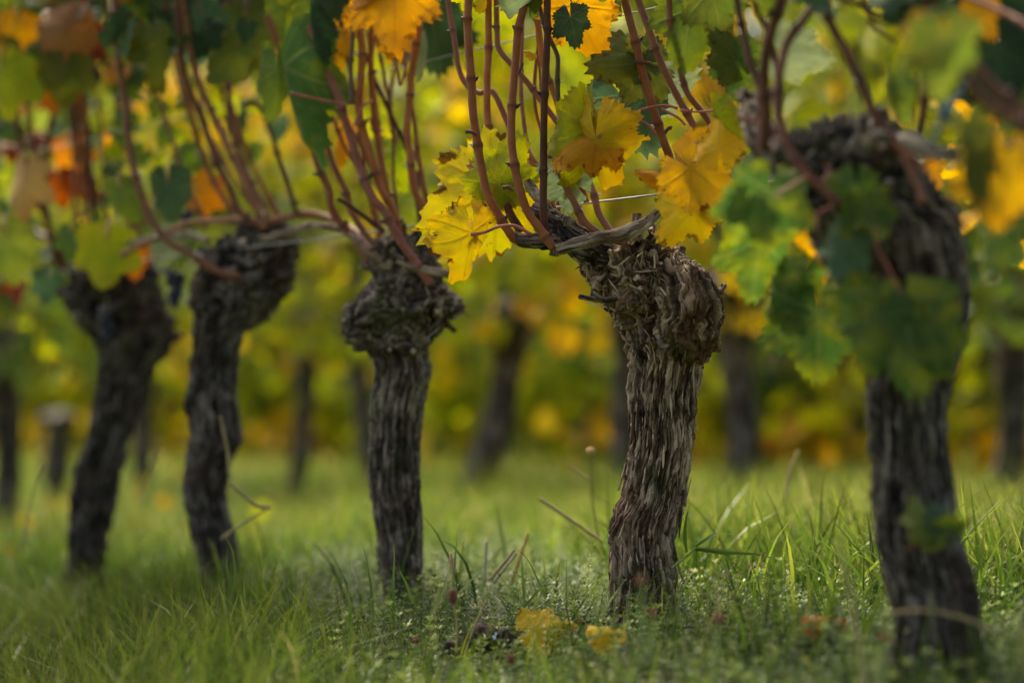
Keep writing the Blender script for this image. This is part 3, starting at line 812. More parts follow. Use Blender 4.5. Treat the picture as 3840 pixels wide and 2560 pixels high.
def L(vine, me, jx, jy, tx, ty, Y, color, pitch=0, roll=0, k=1.12, label=None, pet=None, hero=True):
    size = math.hypot(tx - jx, ty - jy) * Y / FPX * k
    ang = math.degrees(math.atan2(-(ty - jy), tx - jx))
    place_leaf(vine, (HERO if hero else MIDL)[me], P(jx, jy, Y), ang, size, color, pitch, roll, label=label)
    if pet: petiole(vine, pet[0], pet[1], Y, pet[2] if len(pet) > 2 else None)

# hero leaves of the main vine
L(vm, 5, 1865, 700, 1680, 810, 4.16, 'brownyellow', 0, 0, 1.55, label='large yellow leaf browning at its top edge, behind the leftmost cane')
L(vm, 0, 1880, 700, 1740, 610, 4.15, 'tan', 10, -15, .85, label='crisp brown upper lobe')
L(vm, 0, 1868, 690, 1950, 530, 4.13, 'lime', 10, 12, 1.1, label='yellow green leaf behind the second cane')
L(vm, 3, 1768, 872, 1752, 1135, 3.98, 'brownyellow', -14, -30, 1.0, label='hanging yellow leaf with deep lobes, lowest on the left of the head', pet=([(1765, 880), (1815, 872), (1870, 850), (1925, 846), (1960, 860), (1990, 880)], 6))
L(vm, 4, 1770, 870, 1765, 795, 3.99, 'gold', -30, 20, 1.1)
L(vm, 1, 2243, 520, 2085, 570, 3.98, 'gold', 12, 25, 1.25, label='golden leaf folded along its midrib')
L(vm, 3, 2235, 515, 2290, 790, 3.97, 'yellow', -25, 30, 1.1, label='pale yellow lobe hanging below the folded leaf', pet=([(2243, 517), (2306, 465), (2403, 413), (2495, 396), (2541, 407)], 5))
L(vm, 4, 2225, 470, 2200, 780, 3.99, 'lime', -20, -50, 1.0)
L(vm, 7, 2225, 440, 2120, 500, 3.99, 'yellow', -40, 10, 1.3)
L(vm, 5, 2150, 690, 2030, 610, 4.05, 'pale', 10, 10, 1.0, label='grey green leaf seen from below')
L(vm, 0, 2140, 65, 2160, 160, 3.99, 'dkgreen', 5, 0, 1.15, label='dark green heart shaped leaf at the top edge')
L(vm, 5, 2150, 20, 2235, 190, 4.07, 'gold', 0, 10, 1.15, label='golden leaf with orange rim behind the dark green leaf')
L(vm, 1, 1990, -40, 1870, 90, 3.98, 'pale', -25, -35, 1.1, label='pale leaf underside at the top edge')
L(vm, 7, 1990, -40, 1960, 90, 4.0, 'green', -10, 30, 1.0)
L(vm, 0, 2425, 240, 2240, 250, 4.02, 'olive', 12, 8, 1.15, label='olive leaf with brown blotches', pet=([(2395, 270), (2405, 320), (2425, 380), (2432, 410)], 5, PET_GREEN))
L(vm, 6, 2420, 250, 2360, 160, 4.02, 'olive', -5, 10, 1.1)
L(vm, 5, 2330, 360, 2420, 530, 4.12, 'teal', 0, -5, 1.25, label='blue green leaf behind the olive one')
L(vm, 5, 2420, 330, 2600, 290, 4.14, 'pale', 5, 15, 1.1)
L(vm, 7, 2260, 480, 2270, 590, 4.1, 'teal', 0, 60, 1.0)
L(vm, 5, 2600, 30, 2560, 210, 3.85, 'green', 0, 0, 1.25)
L(vm, 0, 2670, -40, 2700, 120, 3.8, 'olive', 5, 10, 1.2)
L(vm, 4, 2500, 680, 2400, 640, 3.88, 'gold', 10, 20, 1.2)
L(vm, 5, 2590, 630, 2730, 740, 3.80, 'gold', 10, 10, 1.25, label='broad golden leaf right of the head')
L(vm, 0, 2600, 780, 2500, 890, 3.84, 'yellow', -15, 0, 1.25, label='golden leaf hanging right above the head')
L(vm, 7, 2620, 790, 2700, 870, 3.84, 'tan', -20, 60, 1.0)
L(vm, 4, 2550, 640, 2640, 820, 3.82, 'tan', 0, 75, .9)
L(vm, 0, 2700, 560, 2700, 400, 3.75, 'yellow', -10, -15, 1.0)
L(vm, 4, 2690, 430, 2790, 560, 3.72, 'lime', 0, 55, 1.0)
L(vm, 6, 2710, 420, 2720, 370, 3.75, 'lime', 0, 0, 1.3)
L(vm, 5, 2800, 640, 2840, 690, 3.7, 'pale', 5, 10, 1.5)
L(vm, 5, 2760, 230, 2700, 140, 3.8, 'olive', 5, 10, 1.3)
L(vm, 0, 2770, 210, 2760, 350, 3.8, 'green', 0, 5, 1.1)
L(vm, 1, 2000, 205, 1975, 178, 4.05, 'yellow', 0, 40, 1.2)
for q in (([(2306, 459), (2360, 452), (2415, 459), (2461, 505)], 5, 4.05), ([(2165, 435), (2210, 405), (2235, 380)], 4, 4.05), ([(2560, 640), (2580, 560), (2600, 500), (2660, 478)], 5, 3.82), ([(2550, 415), (2620, 420), (2700, 412)], 4, 3.85), ([(2480, 410), (2540, 440), (2570, 470)], 5, 3.95)):
    petiole(vm, q[0], q[1], q[2])

# ---- left neighbour, round head
V3_Y = 4.70
v3 = start_vine((1515, 2250), V3_Y, 'grapevine with a straight pillar trunk and round mossy knob left of the sharp one')
prof = ground_row([(2229, 1437, 1591), (2127, 1419, 1586), (2024, 1416, 1583), (1922, 1399, 1582), (1820, 1389, 1574), (1718, 1386, 1571), (1616, 1388, 1578), (1514, 1392, 1588), (1463, 1398, 1598),
        (1412, 1402, 1616), (1371, 1405, 1622), (1341, 1404, 1606), (1322, 1376, 1612), (1290, 1325, 1612), (1249, 1292, 1629), (1208, 1280, 1690), (1167, 1284, 1738), (1116, 1330, 1731),
        (1075, 1372, 1690), (1035, 1400, 1660), (1004, 1404, 1649), (953, 1382, 1639), (912, 1400, 1612), (882, 1460, 1580)], V3_Y)
G, tn, um, Nn, kn = trunk_from_profile(prof, V3_Y, 380, 200, (1350, 1290), 23, 1.0, BARK_GREY)
link('trunk', wood_mesh('trunk', G, tn * .92, um, BARK_GREY), v3)
add_flakes(v3, G, Nn, tn, um, BARK_GREY, 120, 220, .9, 6, knob=kn)
stubs(v3, G, Nn, kn, 26, BARK_GREY, 18, .0085)
add_arm(v3, [(1480, 1000, 4.66, 26), (1400, 960, 4.68, 24), (1350, 905, 4.72, 20), (1300, 865, 4.78, 17), (1235, 850, 4.85, 15), (1170, 845, 4.95, 14), (1090, 870, 5.1, 14), (980, 900, 5.22, 13)], 61, BARK_PALE, 30, .003, .3)
add_arm(v3, [(1690, 1030, 4.62, 15), (1600, 1015, 4.62, 15), (1540, 1000, 4.62, 14), (1490, 975, 4.62, 12)], 62, BARK_PALE, 24, .003, .2, name='spur_stub')
C3 = [
 ([(1615, 1070), (1560, 990), (1500, 900), (1440, 790), (1400, 745), (1359, 663), (1330, 575), (1300, 470), (1267, 357), (1216, 245), (1160, 100)], 17, 4.62, 4.66, CANE_PU),
 ([(1520, 960), (1477, 800), (1431, 714), (1400, 602), (1369, 510), (1346, 423), (1352, 310), (1360, 204), (1349, 102), (1350, -20)], 15, 4.66, 4.6, CANE),
 ([(1500, 900), (1466, 786), (1431, 612), (1415, 510), (1405, 434), (1390, 255), (1395, 143), (1400, -20)], 12.5, 4.72, 4.7, CANE),
 ([(1540, 600), (1512, 530), (1461, 423), (1400, 286), (1370, 200)], 9, 4.76, 4.8, CANE_DK),
 ([(1695, 950), (1660, 890), (1604, 800), (1553, 714), (1538, 587), (1525, 485), (1535, 357), (1540, 291), (1568, 138), (1580, -20)], 14, 4.62, 4.55, CANE),
 ([(1650, 870), (1625, 796), (1599, 740), (1573, 612), (1558, 490), (1540, 357), (1545, 280)], 10, 4.7, 4.68, CANE),
 ([(1385, 990), (1330, 900), (1250, 800), (1235, 714), (1201, 638), (1170, 536), (1135, 434), (1099, 316), (1053, 189), (1000, 60)], 15, 4.75, 4.8, CANE),
 ([(1420, 960), (1370, 880), (1323, 800), (1296, 714), (1257, 633), (1227, 551), (1186, 459), (1124, 316), (1080, 250)], 14, 4.8, 4.85, CANE_OR),
 ([(1430, 720), (1395, 620), (1340, 520), (1290, 450), (1206, 347), (1135, 255), (1080, 160)], 12, 4.85, 4.9, CANE_OR),
 ([(1440, 870), (1349, 800), (1310, 770), (1267, 745)], 9, 4.62, 4.6, CANE_DK),
 ([(1320, 390), (1316, 250), (1322, 150), (1323, -20)], 9, 4.6, 4.6, CANE_GN),
 ([(1570, 950), (1575, 850), (1562, 740), (1570, 640)], 10, 4.8, 4.8, CANE_PU),
]
for i, (pts, r, a, b, m) in enumerate(C3):
    add_cane(v3, pts, r, a, m, b, top=pts[-1][1] < 0, seed=40 + i)
L(v3, 0, 1480, -60, 1480, 165, 4.45, 'gold', 12, 0, 1.2, label='big golden leaf at the top edge over the round headed vine')
L(v3, 4, 1450, -40, 1330, 70, 4.43, 'tan', -10, -50, 1.0)
L(v3, 4, 1480, 150, 1500, 200, 4.5, 'tan', -10, 0, 1.6)
L(v3, 0, 1230, 60, 1260, 220, 4.75, 'gold', 5, 0, 1.2)
L(v3, 1, 1200, 130, 1080, 250, 4.7, 'yellow', 10, 20, 1.2)
L(v3, 4, 1165, 80, 1190, 265, 4.62, 'dkgreen', 0, 55, 1.0, label='narrow folded dark green leaf')
L(v3, 4, 1060, 250, 1115, 705, 4.68, 'patchy', 0, 74, .95, label='long folded green leaf hanging with a yellow tip')
L(v3, 7, 1040, 260, 1050, 450, 4.72, 'green', 0, -20, 1.2)
L(v3, 5, 1240, -40, 1250, 40, 4.6, 'dkgreen', 10, 0, 1.4)
L(v3, 1, 1480, 590, 1480, 720, 4.9, 'lime', 0, 20, 1.1, label='bright yellow green leaf between the canes')
L(v3, 4, 1270, 500, 1250, 640, 4.9, 'gold', 0, 40, 1.0)
L(v3, 4, 1600, 170, 1600, 315, 4.6, 'pale', 0, -50, 1.0)
L(v3, 2, 1620, 60, 1650, 300, 4.9, 'dkgreen', 0, 20, 1.0)
L(v3, 5, 1800, 60, 1790, 250, 4.9, 'lime', 0, 10, 1.2)
L(v3, 5, 1700, -20, 1700, 170, 5.0, 'lime', 0, 10, 1.2)
L(v3, 0, 1400, 430, 1450, 480, 5.0, 'lime', 0, 0, 1.5)
for q in (([(1090, 350), (1180, 370), (1300, 395)], 5, 4.6), ([(1330, 470), (1360, 400), (1400, 380)], 5, 4.6), ([(1450, 180), (1490, 260), (1500, 320), (1520, 260), (1530, 190)], 5, 4.55), ([(1440, 490), (1400, 480), (1385, 440)], 4, 4.7)):
    petiole(v3, q[0], q[1], q[2], PET_PINK)

# ---- second from the left
V2_Y = 5.30
v2 = start_vine((815, 2190), V2_Y, 'twisted grapevine whose thick head leans right, a horizontal cane tied along its top')
prof = ground_row([(2210, 756, 868), (2129, 748, 889), (2026, 728, 884), (1924, 699, 850), (1822, 686, 847), (1720, 702, 873), (1649, 713, 908), (1598, 712, 896), (1516, 699, 890), (1414, 712, 886), (1312, 722, 891),
        (1251, 724, 916), (1190, 724, 985), (1129, 724, 1052), (1057, 728, 1083), (986, 753, 1100), (924, 804, 1103), (880, 880, 1092), (848, 937, 1070)], V2_Y)
G, tn, um, Nn, kn = trunk_from_profile(prof, V2_Y, 260, 150, (1230, 1150), 37, 1.5, BARK_DARK)
link('trunk', wood_mesh('trunk', G, tn, um, BARK_DARK), v2)
add_flakes(v2, G, Nn, tn, um, BARK_DARK, 60, 160, 1.2, 7, knob=kn)
stubs(v2, G, Nn, kn, 9, BARK_GREY, 28, .013)
C2 = [
 ([(1420, 960), (1340, 880), (1273, 833), (1161, 802), (1018, 825), (860, 830), (712, 838), (590, 890), (457, 955)], 13, 5.0, 5.5, CANE_OR, False),
 ([(900, 1037), (814, 1016), (712, 955), (610, 884), (530, 740), (490, 560), (470, 380), (440, 200), (430, -20)], 14, 5.2, 5.3, CANE_OR, True),
 ([(960, 850), (893, 786), (867, 714), (811, 602), (755, 444), (704, 326), (680, 200), (660, -20)], 13, 5.25, 5.2, CANE_PU, True),
 ([(990, 860), (944, 740), (888, 612), (857, 551), (801, 439), (750, 321), (720, 220), (690, 60), (680, -20)], 13, 5.2, 5.2, CANE_OR, True),
 ([(1020, 860), (1000, 800), (954, 714), (908, 602), (878, 500), (862, 383), (850, 255), (848, 120), (840, -20)], 11, 5.25, 5.3, CANE_PU, True),
 ([(1110, 800), (1080, 700), (1050, 600), (1000, 450), (960, 390), (910, 400)], 9, 5.2, 5.2, CANE_DK, False),
 ([(780, 900), (700, 880), (560, 900), (470, 910), (380, 925)], 12, 5.4, 5.7, WOOD_GREY, False),
]
for i, (pts, r, a, b, m, tp) in enumerate(C2):
    add_cane(v2, pts, r, a, m, b, top=tp, seed=70 + i)
L(v2, 1, 600, 150, 650, 420, 5.1, 'olive', 5, -50, .75, label='large drooping olive leaf with a long pointed tip')
L(v2, 2, 460, 720, 500, 800, 5.3, 'green', 0, 0, 1.5, hero=False)
L(v2, 3, 630, 690, 640, 790, 5.3, 'teal', 0, 0, 1.5, hero=False)
L(v2, 4, 760, 720, 860, 770, 5.5, 'orange', 0, 0, 1.1, hero=False)
L(v2, 5, 880, 180, 800, 290, 5.1, 'olive', 0, 20, 1.2, hero=False)
L(v2, 6, 760, 60, 800, 160, 5.1, 'teal', 0, 20, 1.3, hero=False)
L(v2, 7, 920, 80, 930, 330, 5.2, 'olive', 0, 30, 1.0, hero=False)

# ---- leftmost vine
V1_Y = 6.00
v1 = start_vine((330, 2100), V1_Y, 'blurred leftmost vine, its dark trunk leaning right, green leaves in front of its head')
prof = ground_row([(2129, 250, 392), (2078, 258, 404), (1976, 256, 410), (1873, 268, 440), (1771, 284, 456), (1669, 319, 477), (1567, 345, 507), (1465, 361, 538), (1394, 370, 576), (1333, 370, 625), (1271, 342, 652),
        (1210, 296, 650), (1149, 245, 630), (1088, 230, 608), (1027, 254, 588), (976, 304, 549), (935, 350, 490)], V1_Y)
G, tn, um, Nn, kn = trunk_from_profile(prof, V1_Y, 200, 110, (1330, 1250), 47, 1.6, BARK_DARK)
link('trunk', wood_mesh('trunk', G, tn * .8, um, BARK_DARK), v1)
add_flakes(v1, G, Nn, tn, um, BARK_DARK, 20, 120, 1.5, 9, knob=kn)
stubs(v1, G, Nn, kn, 6, BARK_DARK, 38, .014)
C1 = [([(560, 850), (520, 700), (485, 602), (449, 469), (434, 357), (444, 179), (450, -20)], 12, 5.9, 5.9, CANE_PU, True),
 ([(380, 980), (357, 740), (296, 561), (275, 357), (270, 200), (265, -20)], 12, 6.0, 6.0, CANE_DK, True),
 ([(300, 1080), (230, 950), (163, 800), (128, 689), (71, 510), (51, 255), (40, -20)], 12, 6.0, 6.0, CANE_DK, True),
 ([(250, 1000), (180, 850), (163, 714), (122, 510), (102, 306), (90, -20)], 12, 6.1, 6.1, CANE, True),
 ([(240, 1020), (200, 950), (173, 800), (168, 689), (194, 459), (220, 250), (230, -20)], 12, 6.1, 6.1, CANE_DK, True),
 ([(480, 950), (500, 700), (490, 510), (474, 306), (470, -20)], 10, 6.2, 6.2, CANE_DK, True),
 ([(330, 960), (200, 900), (60, 850), (-80, 820)], 12, 6.0, 6.5, CANE_DK, False)]
for i, (pts, r, a, b, m, tp) in enumerate(C1):
    add_cane(v1, pts, r, a, m, b, top=tp, seed=90 + i)
for me, jx, jy, tx, ty, Y, c, ro in ((0, 400, 920, 390, 1100, 5.6, 'lime', 0), (1, 265, 880, 260, 1000, 5.7, 'green', 40), (2, 340, 820, 345, 900, 5.7, 'green', 40), (3, 500, 950, 505, 1060, 5.8, 'orange', 0), (4, 600, 900, 570, 1060, 5.8, 'pale', 50),
       (5, 60, 100, 40, 240, 5.7, 'orange', 0), (6, 250, 110, 110, 300, 5.6, 'tan', 0), (7, 190, 280, 150, 470, 5.7, 'orange', 20), (8, 240, 260, 230, 430, 5.6, 'olive', 0), (9, 340, 150, 350, 300, 5.8, 'red', 60),
       (10, 90, 660, 70, 860, 5.8, 'tan', 40), (11, 10, 270, 10, 480, 5.6, 'lime', 20), (12, 220, 680, 240, 800, 6.2, 'red', 0), (13, 300, 700, 380, 760, 6.1, 'red', 20), (1, 60, 1030, 70, 1160, 6.2, 'red', 50), (0, 180, 1050, 170, 1150, 6.0, 'teal', 0), (3, 20, 900, 60, 1090, 6.0, 'olive', 0), (8, 260, 560, 300, 700, 6.2, 'orange', 30)):
    L(v1, me, jx, jy, tx, ty, Y, c, 0, ro, .95, hero=False)

# ---- right-hand vine, nearer than the focus
VR_Y = 3.30
vr = start_vine((3500, 2400), VR_Y, 'massive nearer grapevine at the right, thick dark trunk behind a hanging cluster of green leaves')
prof = ground_row([(2400, 3352, 3680), (2340, 3356, 3665), (2208, 3330, 3652), (2077, 3297, 3614), (1945, 3284, 3576), (1814, 3275, 3566), (1683, 3268, 3548), (1551, 3264, 3547), (1472, 3256, 3560), (1367, 3258, 3593), (1236, 3271, 3614),
        (1091, 3180, 3628), (960, 3080, 3628), (868, 3034, 3608), (763, 2995, 3560), (671, 2930, 3481), (605, 2906, 3455), (539, 2925, 3425), (500, 2990, 3400), (462, 3070, 3340), (438, 3140, 3270)], VR_Y)
G, tn, um, Nn, kn = trunk_from_profile(prof, VR_Y, 340, 210, (900, 760), 57, 1.35, BARK_DARK, dfac=.8)
link('trunk', wood_mesh('trunk', G, tn, um, BARK_DARK), vr)
add_flakes(vr, G, Nn, tn, um, BARK_DARK, 100, 260, 1.1, 12, knob=kn)
stubs(vr, G, Nn, kn, 14, BARK_GREY, 48, .010)
add_arm(vr, [(3080, 720, 3.32, 95), (2960, 620, 3.34, 80), (2870, 520, 3.37, 62), (2810, 420, 3.4, 46), (2800, 350, 3.42, 26)], 63, BARK_GREY, 90, .003, 1.0)
add_arm(vr, [(3330, 560, 3.2, 40), (3409, 530, 3.15, 36), (3500, 574, 3.12, 34), (3615, 580, 3.12, 22), (3730, 557, 3.1, 18), (3860, 534, 3.05, 17), (4050, 500, 2.95, 16)], 64, BARK_GREY, 40, .004, .3)
add_arm(vr, [(3240, 540, 3.12, 22), (3290, 515, 3.1, 24), (3340, 525, 3.1, 18)], 65, BARK_GREY, 30, .003, .2, name='spur_stub')
add_arm(vr, [(3090, 490, 3.25, 18), (3092, 450, 3.25, 16), (3095, 430, 3.25, 14)], 66, BARK_GREY, 24, .003, .2, name='spur_stub')
CR = [
 ([(2858, 430), (2846, 321), (2812, 230), (2795, 143), (2762, -20)], 14, 3.35, 3.4, CANE_DK, True),
 ([(2860, 560), (2868, 430), (2861, 321), (2868, 218), (2892, 115), (2940, -20)], 21, 3.30, 3.25, CANE_DK, True),
 ([(3150, 770), (3088, 712), (3030, 660), (2979, 597), (2938, 500), (2921, 430), (2921, 344), (2933, 241), (2955, 155), (3010, 75), (3090, -20)], 18, 3.15, 3.25, CANE_DK, True),
 ([(3400, 600), (3340, 520), (3283, 436), (3258, 390), (3220, 287), (3180, 207), (3128, 115), (3070, -20)], 18, 3.15, 3.2, CANE_DK, True),
 ([(2925, 420), (2920, 300), (2893, 172), (2870, 98), (2815, -20)], 12, 3.4, 3.45, CANE_DK, True),
 ([(3300, 75), (3237, 29), (3130, -20)], 11, 3.2, 3.2, CANE_DK, True),
 ([(3360, 160), (3271, 92), (3230, -20)], 8, 3.2, 3.2, CANE_DK, True),
 ([(3440, 560), (3455, 459), (3466, 344), (3472, 172), (3480, -20)], 15, 3.3, 3.3, CANE_DK, True),
 ([(3900, 130), (3759, 46), (3600, -20)], 12, 3.0, 3.1, CANE_PU, True),
 ([(4000, 620), (3850, 440), (3730, 333), (3655, 235), (3600, 120)], 20, 2.75, 2.8, CANE_DK, False),
 ([(4000, 640), (3850, 490), (3701, 391), (3620, 300)], 22, 2.72, 2.75, CANE_DK, False),
 ([(3460, 760), (3440, 690), (3400, 620), (3380, 540)], 13, 3.1, 3.1, CANE_PU, False),
 ([(3480, 640), (3430, 600), (3380, 560), (3340, 520)], 12, 3.1, 3.1, CANE_PU, False),
 ([(3560, 120), (3520, 60), (3500, -20)], 10, 3.3, 3.3, CANE_DK, True),
]
for i, (pts, r, a, b, m, tp) in enumerate(CR):
    add_cane(vr, pts, r, a, m, b, top=tp, seed=120 + i)
for q in (([(2910, 735), (2960, 700), (3030, 660)], 4.5, 3.15), ([(3060, 860), (3070, 800), (3120, 770)], 4, 3.15), ([(3380, 1110), (3330, 1000), (3290, 930), (3280, 850)], 4, 3.15), ([(2770, 440), (2850, 460), (2900, 500)], 6, 3.3), ([(3090, 680), (3110, 640), (3095, 620)], 5, 3.15)):
    petiole(vr, q[0], q[1], q[2], PET_PINK)
for me, jx, jy, tx, ty, Y, c, pi_, ro, k, lab in (
  (2, 2890, 720, 2860, 950, 3.05, 'green', 5, 10, 1.2, 'broad green leaf left of the head'),
  (1, 3215, 700, 3210, 880, 2.98, 'lime', 5, -10, 1.3, 'upright green and yellow leaf in front of the head'),
  (0, 3215, 800, 3180, 850, 2.99, 'green', 0, 20, 2.0, None),
  (0, 2850, 900, 2830, 1140, 3.02, 'green', 0, -10, 1.1, 'mid green leaf low on the left of the cluster'),
  (6, 3180, 900, 3130, 1060, 3.0, 'teal', 5, 20, 1.2, 'blue green leaf in the middle of the cluster'),
  (2, 3070, 1170, 3060, 1450, 2.95, 'green', 8, 15, 1.2, 'large green leaf, lowest on the left'),
  (0, 2990, 1180, 2895, 1170, 2.96, 'lime', 0, 10, 1.4, None),
  (5, 3400, 1180, 3430, 1500, 2.92, 'green', 5, -5, 1.12, 'largest green leaf with yellow patches, lowest of the cluster'),
  (3, 3400, 1130, 3560, 1180, 3.05, 'teal', -20, -20, 1.3, None),
  (2, 3250, 1130, 3150, 1260, 3.02, 'teal', 0, 0, 1.4, None),
  (4, 2900, 1030, 2870, 1230, 3.08, 'teal', 0, 60, 1.0, None),
  (1, 3020, 880, 3060, 990, 3.12, 'gold', 0, 20, 1.2, None),
  (3, 3090, 980, 3100, 1080, 3.12, 'gold', 0, 20, 1.2, None),
  (5, 3300, 1180, 3240, 1400, 2.90, 'green', 5, 0, 1.2, None),
  (6, 3260, 760, 3310, 900, 2.95, 'lime', 5, 10, 1.2, None),
  (1, 3010, 1020, 2960, 1130, 2.95, 'lime', 0, 10, 1.4, 'small yellow green leaf between the larger ones at the left of the cluster'),
  (5, 3480, 1230, 3540, 1430, 2.90, 'lime', 0, 15, 1.1, None),
  (0, 2800, 760, 2760, 900, 3.05, 'green', 5, -15, 1.3, None),
  (5, 2950, 200, 3110, 240, 3.45, 'pale', 5, 15, 1.2, 'pale green serrated leaf behind the canes'),
  (0, 3540, 140, 3530, 350, 2.70, 'olive', 0, 0, 1.25, 'very blurred olive leaf hanging close to the lens'),
  (5, 3480, 110, 3390, 220, 2.72, 'gold', 0, 20, 1.2, None),
  (7, 3350, 300, 3370, 500, 3.0, 'lime', 0, 30, 1.2, None),
  (2, 3390, 20, 3400, 110, 3.1, 'dkgreen', 0, 0, 1.6, None),
  (5, 3740, 180, 3760, 400, 3.2, 'dkgreen', 0, 0, 1.3, None),
  (0, 3680, 20, 3720, 130, 3.0, 'gold', 0, 0, 1.3, None),
  (2, 3770, 620, 3740, 880, 2.85, 'gold', 0, 10, 1.2, 'golden leaf hanging at the right edge'),
  (4, 3600, 540, 3620, 850, 2.85, 'olive', 0, 60, 1.1, None),
  (6, 3740, 880, 3730, 1075, 2.9, 'lime', 0, 40, 1.1, 'small yellow green leaf below the golden one'),
  (5, 3690, 640, 3700, 780, 2.95, 'yellow', 0, 0, 1.3, None),
  (1, 3470, 650, 3500, 790, 3.35, 'gold', 0, 0, 1.2, None),
  (0, 3530, 840, 3560, 940, 3.4, 'gold', 0, 0, 1.3, None),
  (5, 3810, 300, 3830, 520, 3.1, 'olive', 0, 0, 1.3, None),
  (2, 3850, 20, 3820, 160, 3.1, 'dkgreen', 0, 0, 1.5, None)):
    if 2.85 < Y < 3.13: Y = (3.38 if jx < 3100 and jy > 850 else 3.18) + (Y - 3.0) * .4
    if c in ('green', 'lime') or (c == 'teal' and me != 6): c = 'patchy'
    L(vr, me, jx, jy, tx, ty, Y, c, pi_, ro, k * .84, label=lab)
# young shoot low on the trunk
for me, jx, jy, tx, ty, c in ((3, 3480, 1960, 3440, 1860, 'olive'), (5, 3500, 1990, 3420, 2010, 'green'), (6, 3540, 1980, 3620, 1900, 'teal'), (8, 3540, 2010, 3650, 2050, 'green'), (2, 3560, 2020, 3630, 2010, 'pale')):
    L(vr, me, jx, jy, tx, ty, 3.17, c, -30, 40, 1.3, hero=False)
petiole(vr, [(3400, 2060), (3470, 2020), (3520, 1990), (3540, 1960), (3490, 1930)], 6, 3.2, HEADBROWN)

# ---- grape bunches left on the vines
rc = np.random.default_rng(99)
for v, x0, x1, dx_, Yv, n_, m_ in ((v1, 180, 560, -.12, 6.05, 9, (CANE_DK, CANE)), (v2, 760, 1080, -.40, 5.4, 7, (CANE, CANE_OR, CANE_PU)), (v3, 1420, 1640, -.22, 4.8, 6, (CANE, CANE_OR)), (vm, 2000, 2300, -.12, 4.25, 3, (CANE, CANE_PU))):
    for k in range(n_):
        xb = rc.uniform(x0, x1); yb = {6.05: 960, 5.4: 860, 4.8: 920, 4.25: 860}[Yv]; sl = dx_ * rc.uniform(.4, 1.5)
        pts = [(xb, yb), (xb + sl * 250 + rc.normal(0, 8), yb - 230), (xb + sl * 480 + rc.normal(0, 22), yb - 500), (xb + sl * 650 + rc.normal(0, 40), -20)]
        add_cane(v, pts, rc.uniform(5.5, 8.5), Yv + rc.uniform(-.1, .15), m_[k % len(m_)], Yv + rc.uniform(-.1, .15), seed=300 + k)
def bunch(vine, px, py, Y, n, h, seed, wd=.024):
    rg = np.random.default_rng(seed); base = P(px, py, Y)
    bag = Bag(); add_tube(bag, catmull([base + [0, 0, .03], base, base - [0, 0, h]], 12), np.full(12, .002), 6)
    st = link('grape_bunch', bag.mesh('grape_bunch', [PET_GREEN]), vine)
    me = berry_mesh()
    for i in range(n):
        t = rg.random(); a = rg.uniform(0, 2 * PI); r = wd * (1 - t * .7) * rg.uniform(.4, 1)
        q = link('berry', me, None, mw=Matrix.Translation(Vector(base + [r * math.cos(a), r * math.sin(a), -t * h])) @ Matrix.Scale(rg.uniform(.8, 1.15), 4))
        q.parent = st; q.matrix_parent_inverse = st.matrix_parent_inverse.copy() if False else Matrix.Translation(-Vector(vine.location)) @ Matrix.Identity(4)
        q.matrix_parent_inverse = Matrix.Identity(4)
        # the bunch keeps world coordinates in its mesh, so its own basis is the identity
    return st
_b = []
def berry_mesh():
    if not _b:
        u = np.linspace(0, PI, 9)[1:-1]; C = np.stack([0 * u, 0 * u, -np.cos(u) * .0075], -1)
        bag = Bag(); add_tube(bag, C, np.sin(u) * .0075, 12); _b.append(bag.mesh('berry', [GRAPE]))
    return _b[0]
bunch(v2, 655, 1010, 5.45, 46, .085, 1); bunch(v2, 700, 790, 5.5, 16, .03, 2, .014); bunch(v1, 400, 1160, 5.85, 40, .07, 3); bunch(v1, 380, 960, 5.9, 26, .04, 4); bunch(v1, 120, 520, 6.2, 20, .04, 5, .014)

# ---- canopy of the near row at and above the top of the frame
def canopy(vine, n, xr, yr, Yc, spread, pal, seed, sz=(.035, .062), meshes=None):
    rg = np.random.default_rng(seed)
    for i in range(n):
        px, py = rg.uniform(*xr), rg.uniform(*yr); Y = Yc + rg.normal(0, spread)
        Y = max(Y, Yc - .35)
        me = (meshes or MIDL)[rg.integers(len(meshes or MIDL))]
        o = place_leaf(vine, me, P(px, py, Y), rg.normal(-90, 45), rg.uniform(*sz), pick(pal, rg), rg.normal(0, 35), rg.normal(0, 45))
canopy(v1, 190, (-250, 560), (-260, 330), 6.0, .2, 'left', 1)
canopy(v1, 60, (-250, 560), (300, 950), 6.35, .15, 'left', 2)
canopy(v2, 150, (420, 1050), (-260, 170), 5.4, .18, 'dark', 3)
canopy(v2, 50, (420, 1050), (120, 620), 5.75, .12, 'green', 4)
canopy(v3, 36, (1000, 1750), (-280, 30), 4.85, .15, 'green', 5)
canopy(vm, 40, (1700, 2650), (-280, -20), 4.2, .15, 'green', 7)
canopy(vr, 60, (2600, 4100), (-350, -10), 3.4, .18, 'green', 8)
canopy(vr, 22, (3480, 4000), (-60, 380), 3.45, .12, 'dark', 9)
canopy(vr, 24, (3500, 4000), (300, 950), 3.55, .12, 'yellow', 10)

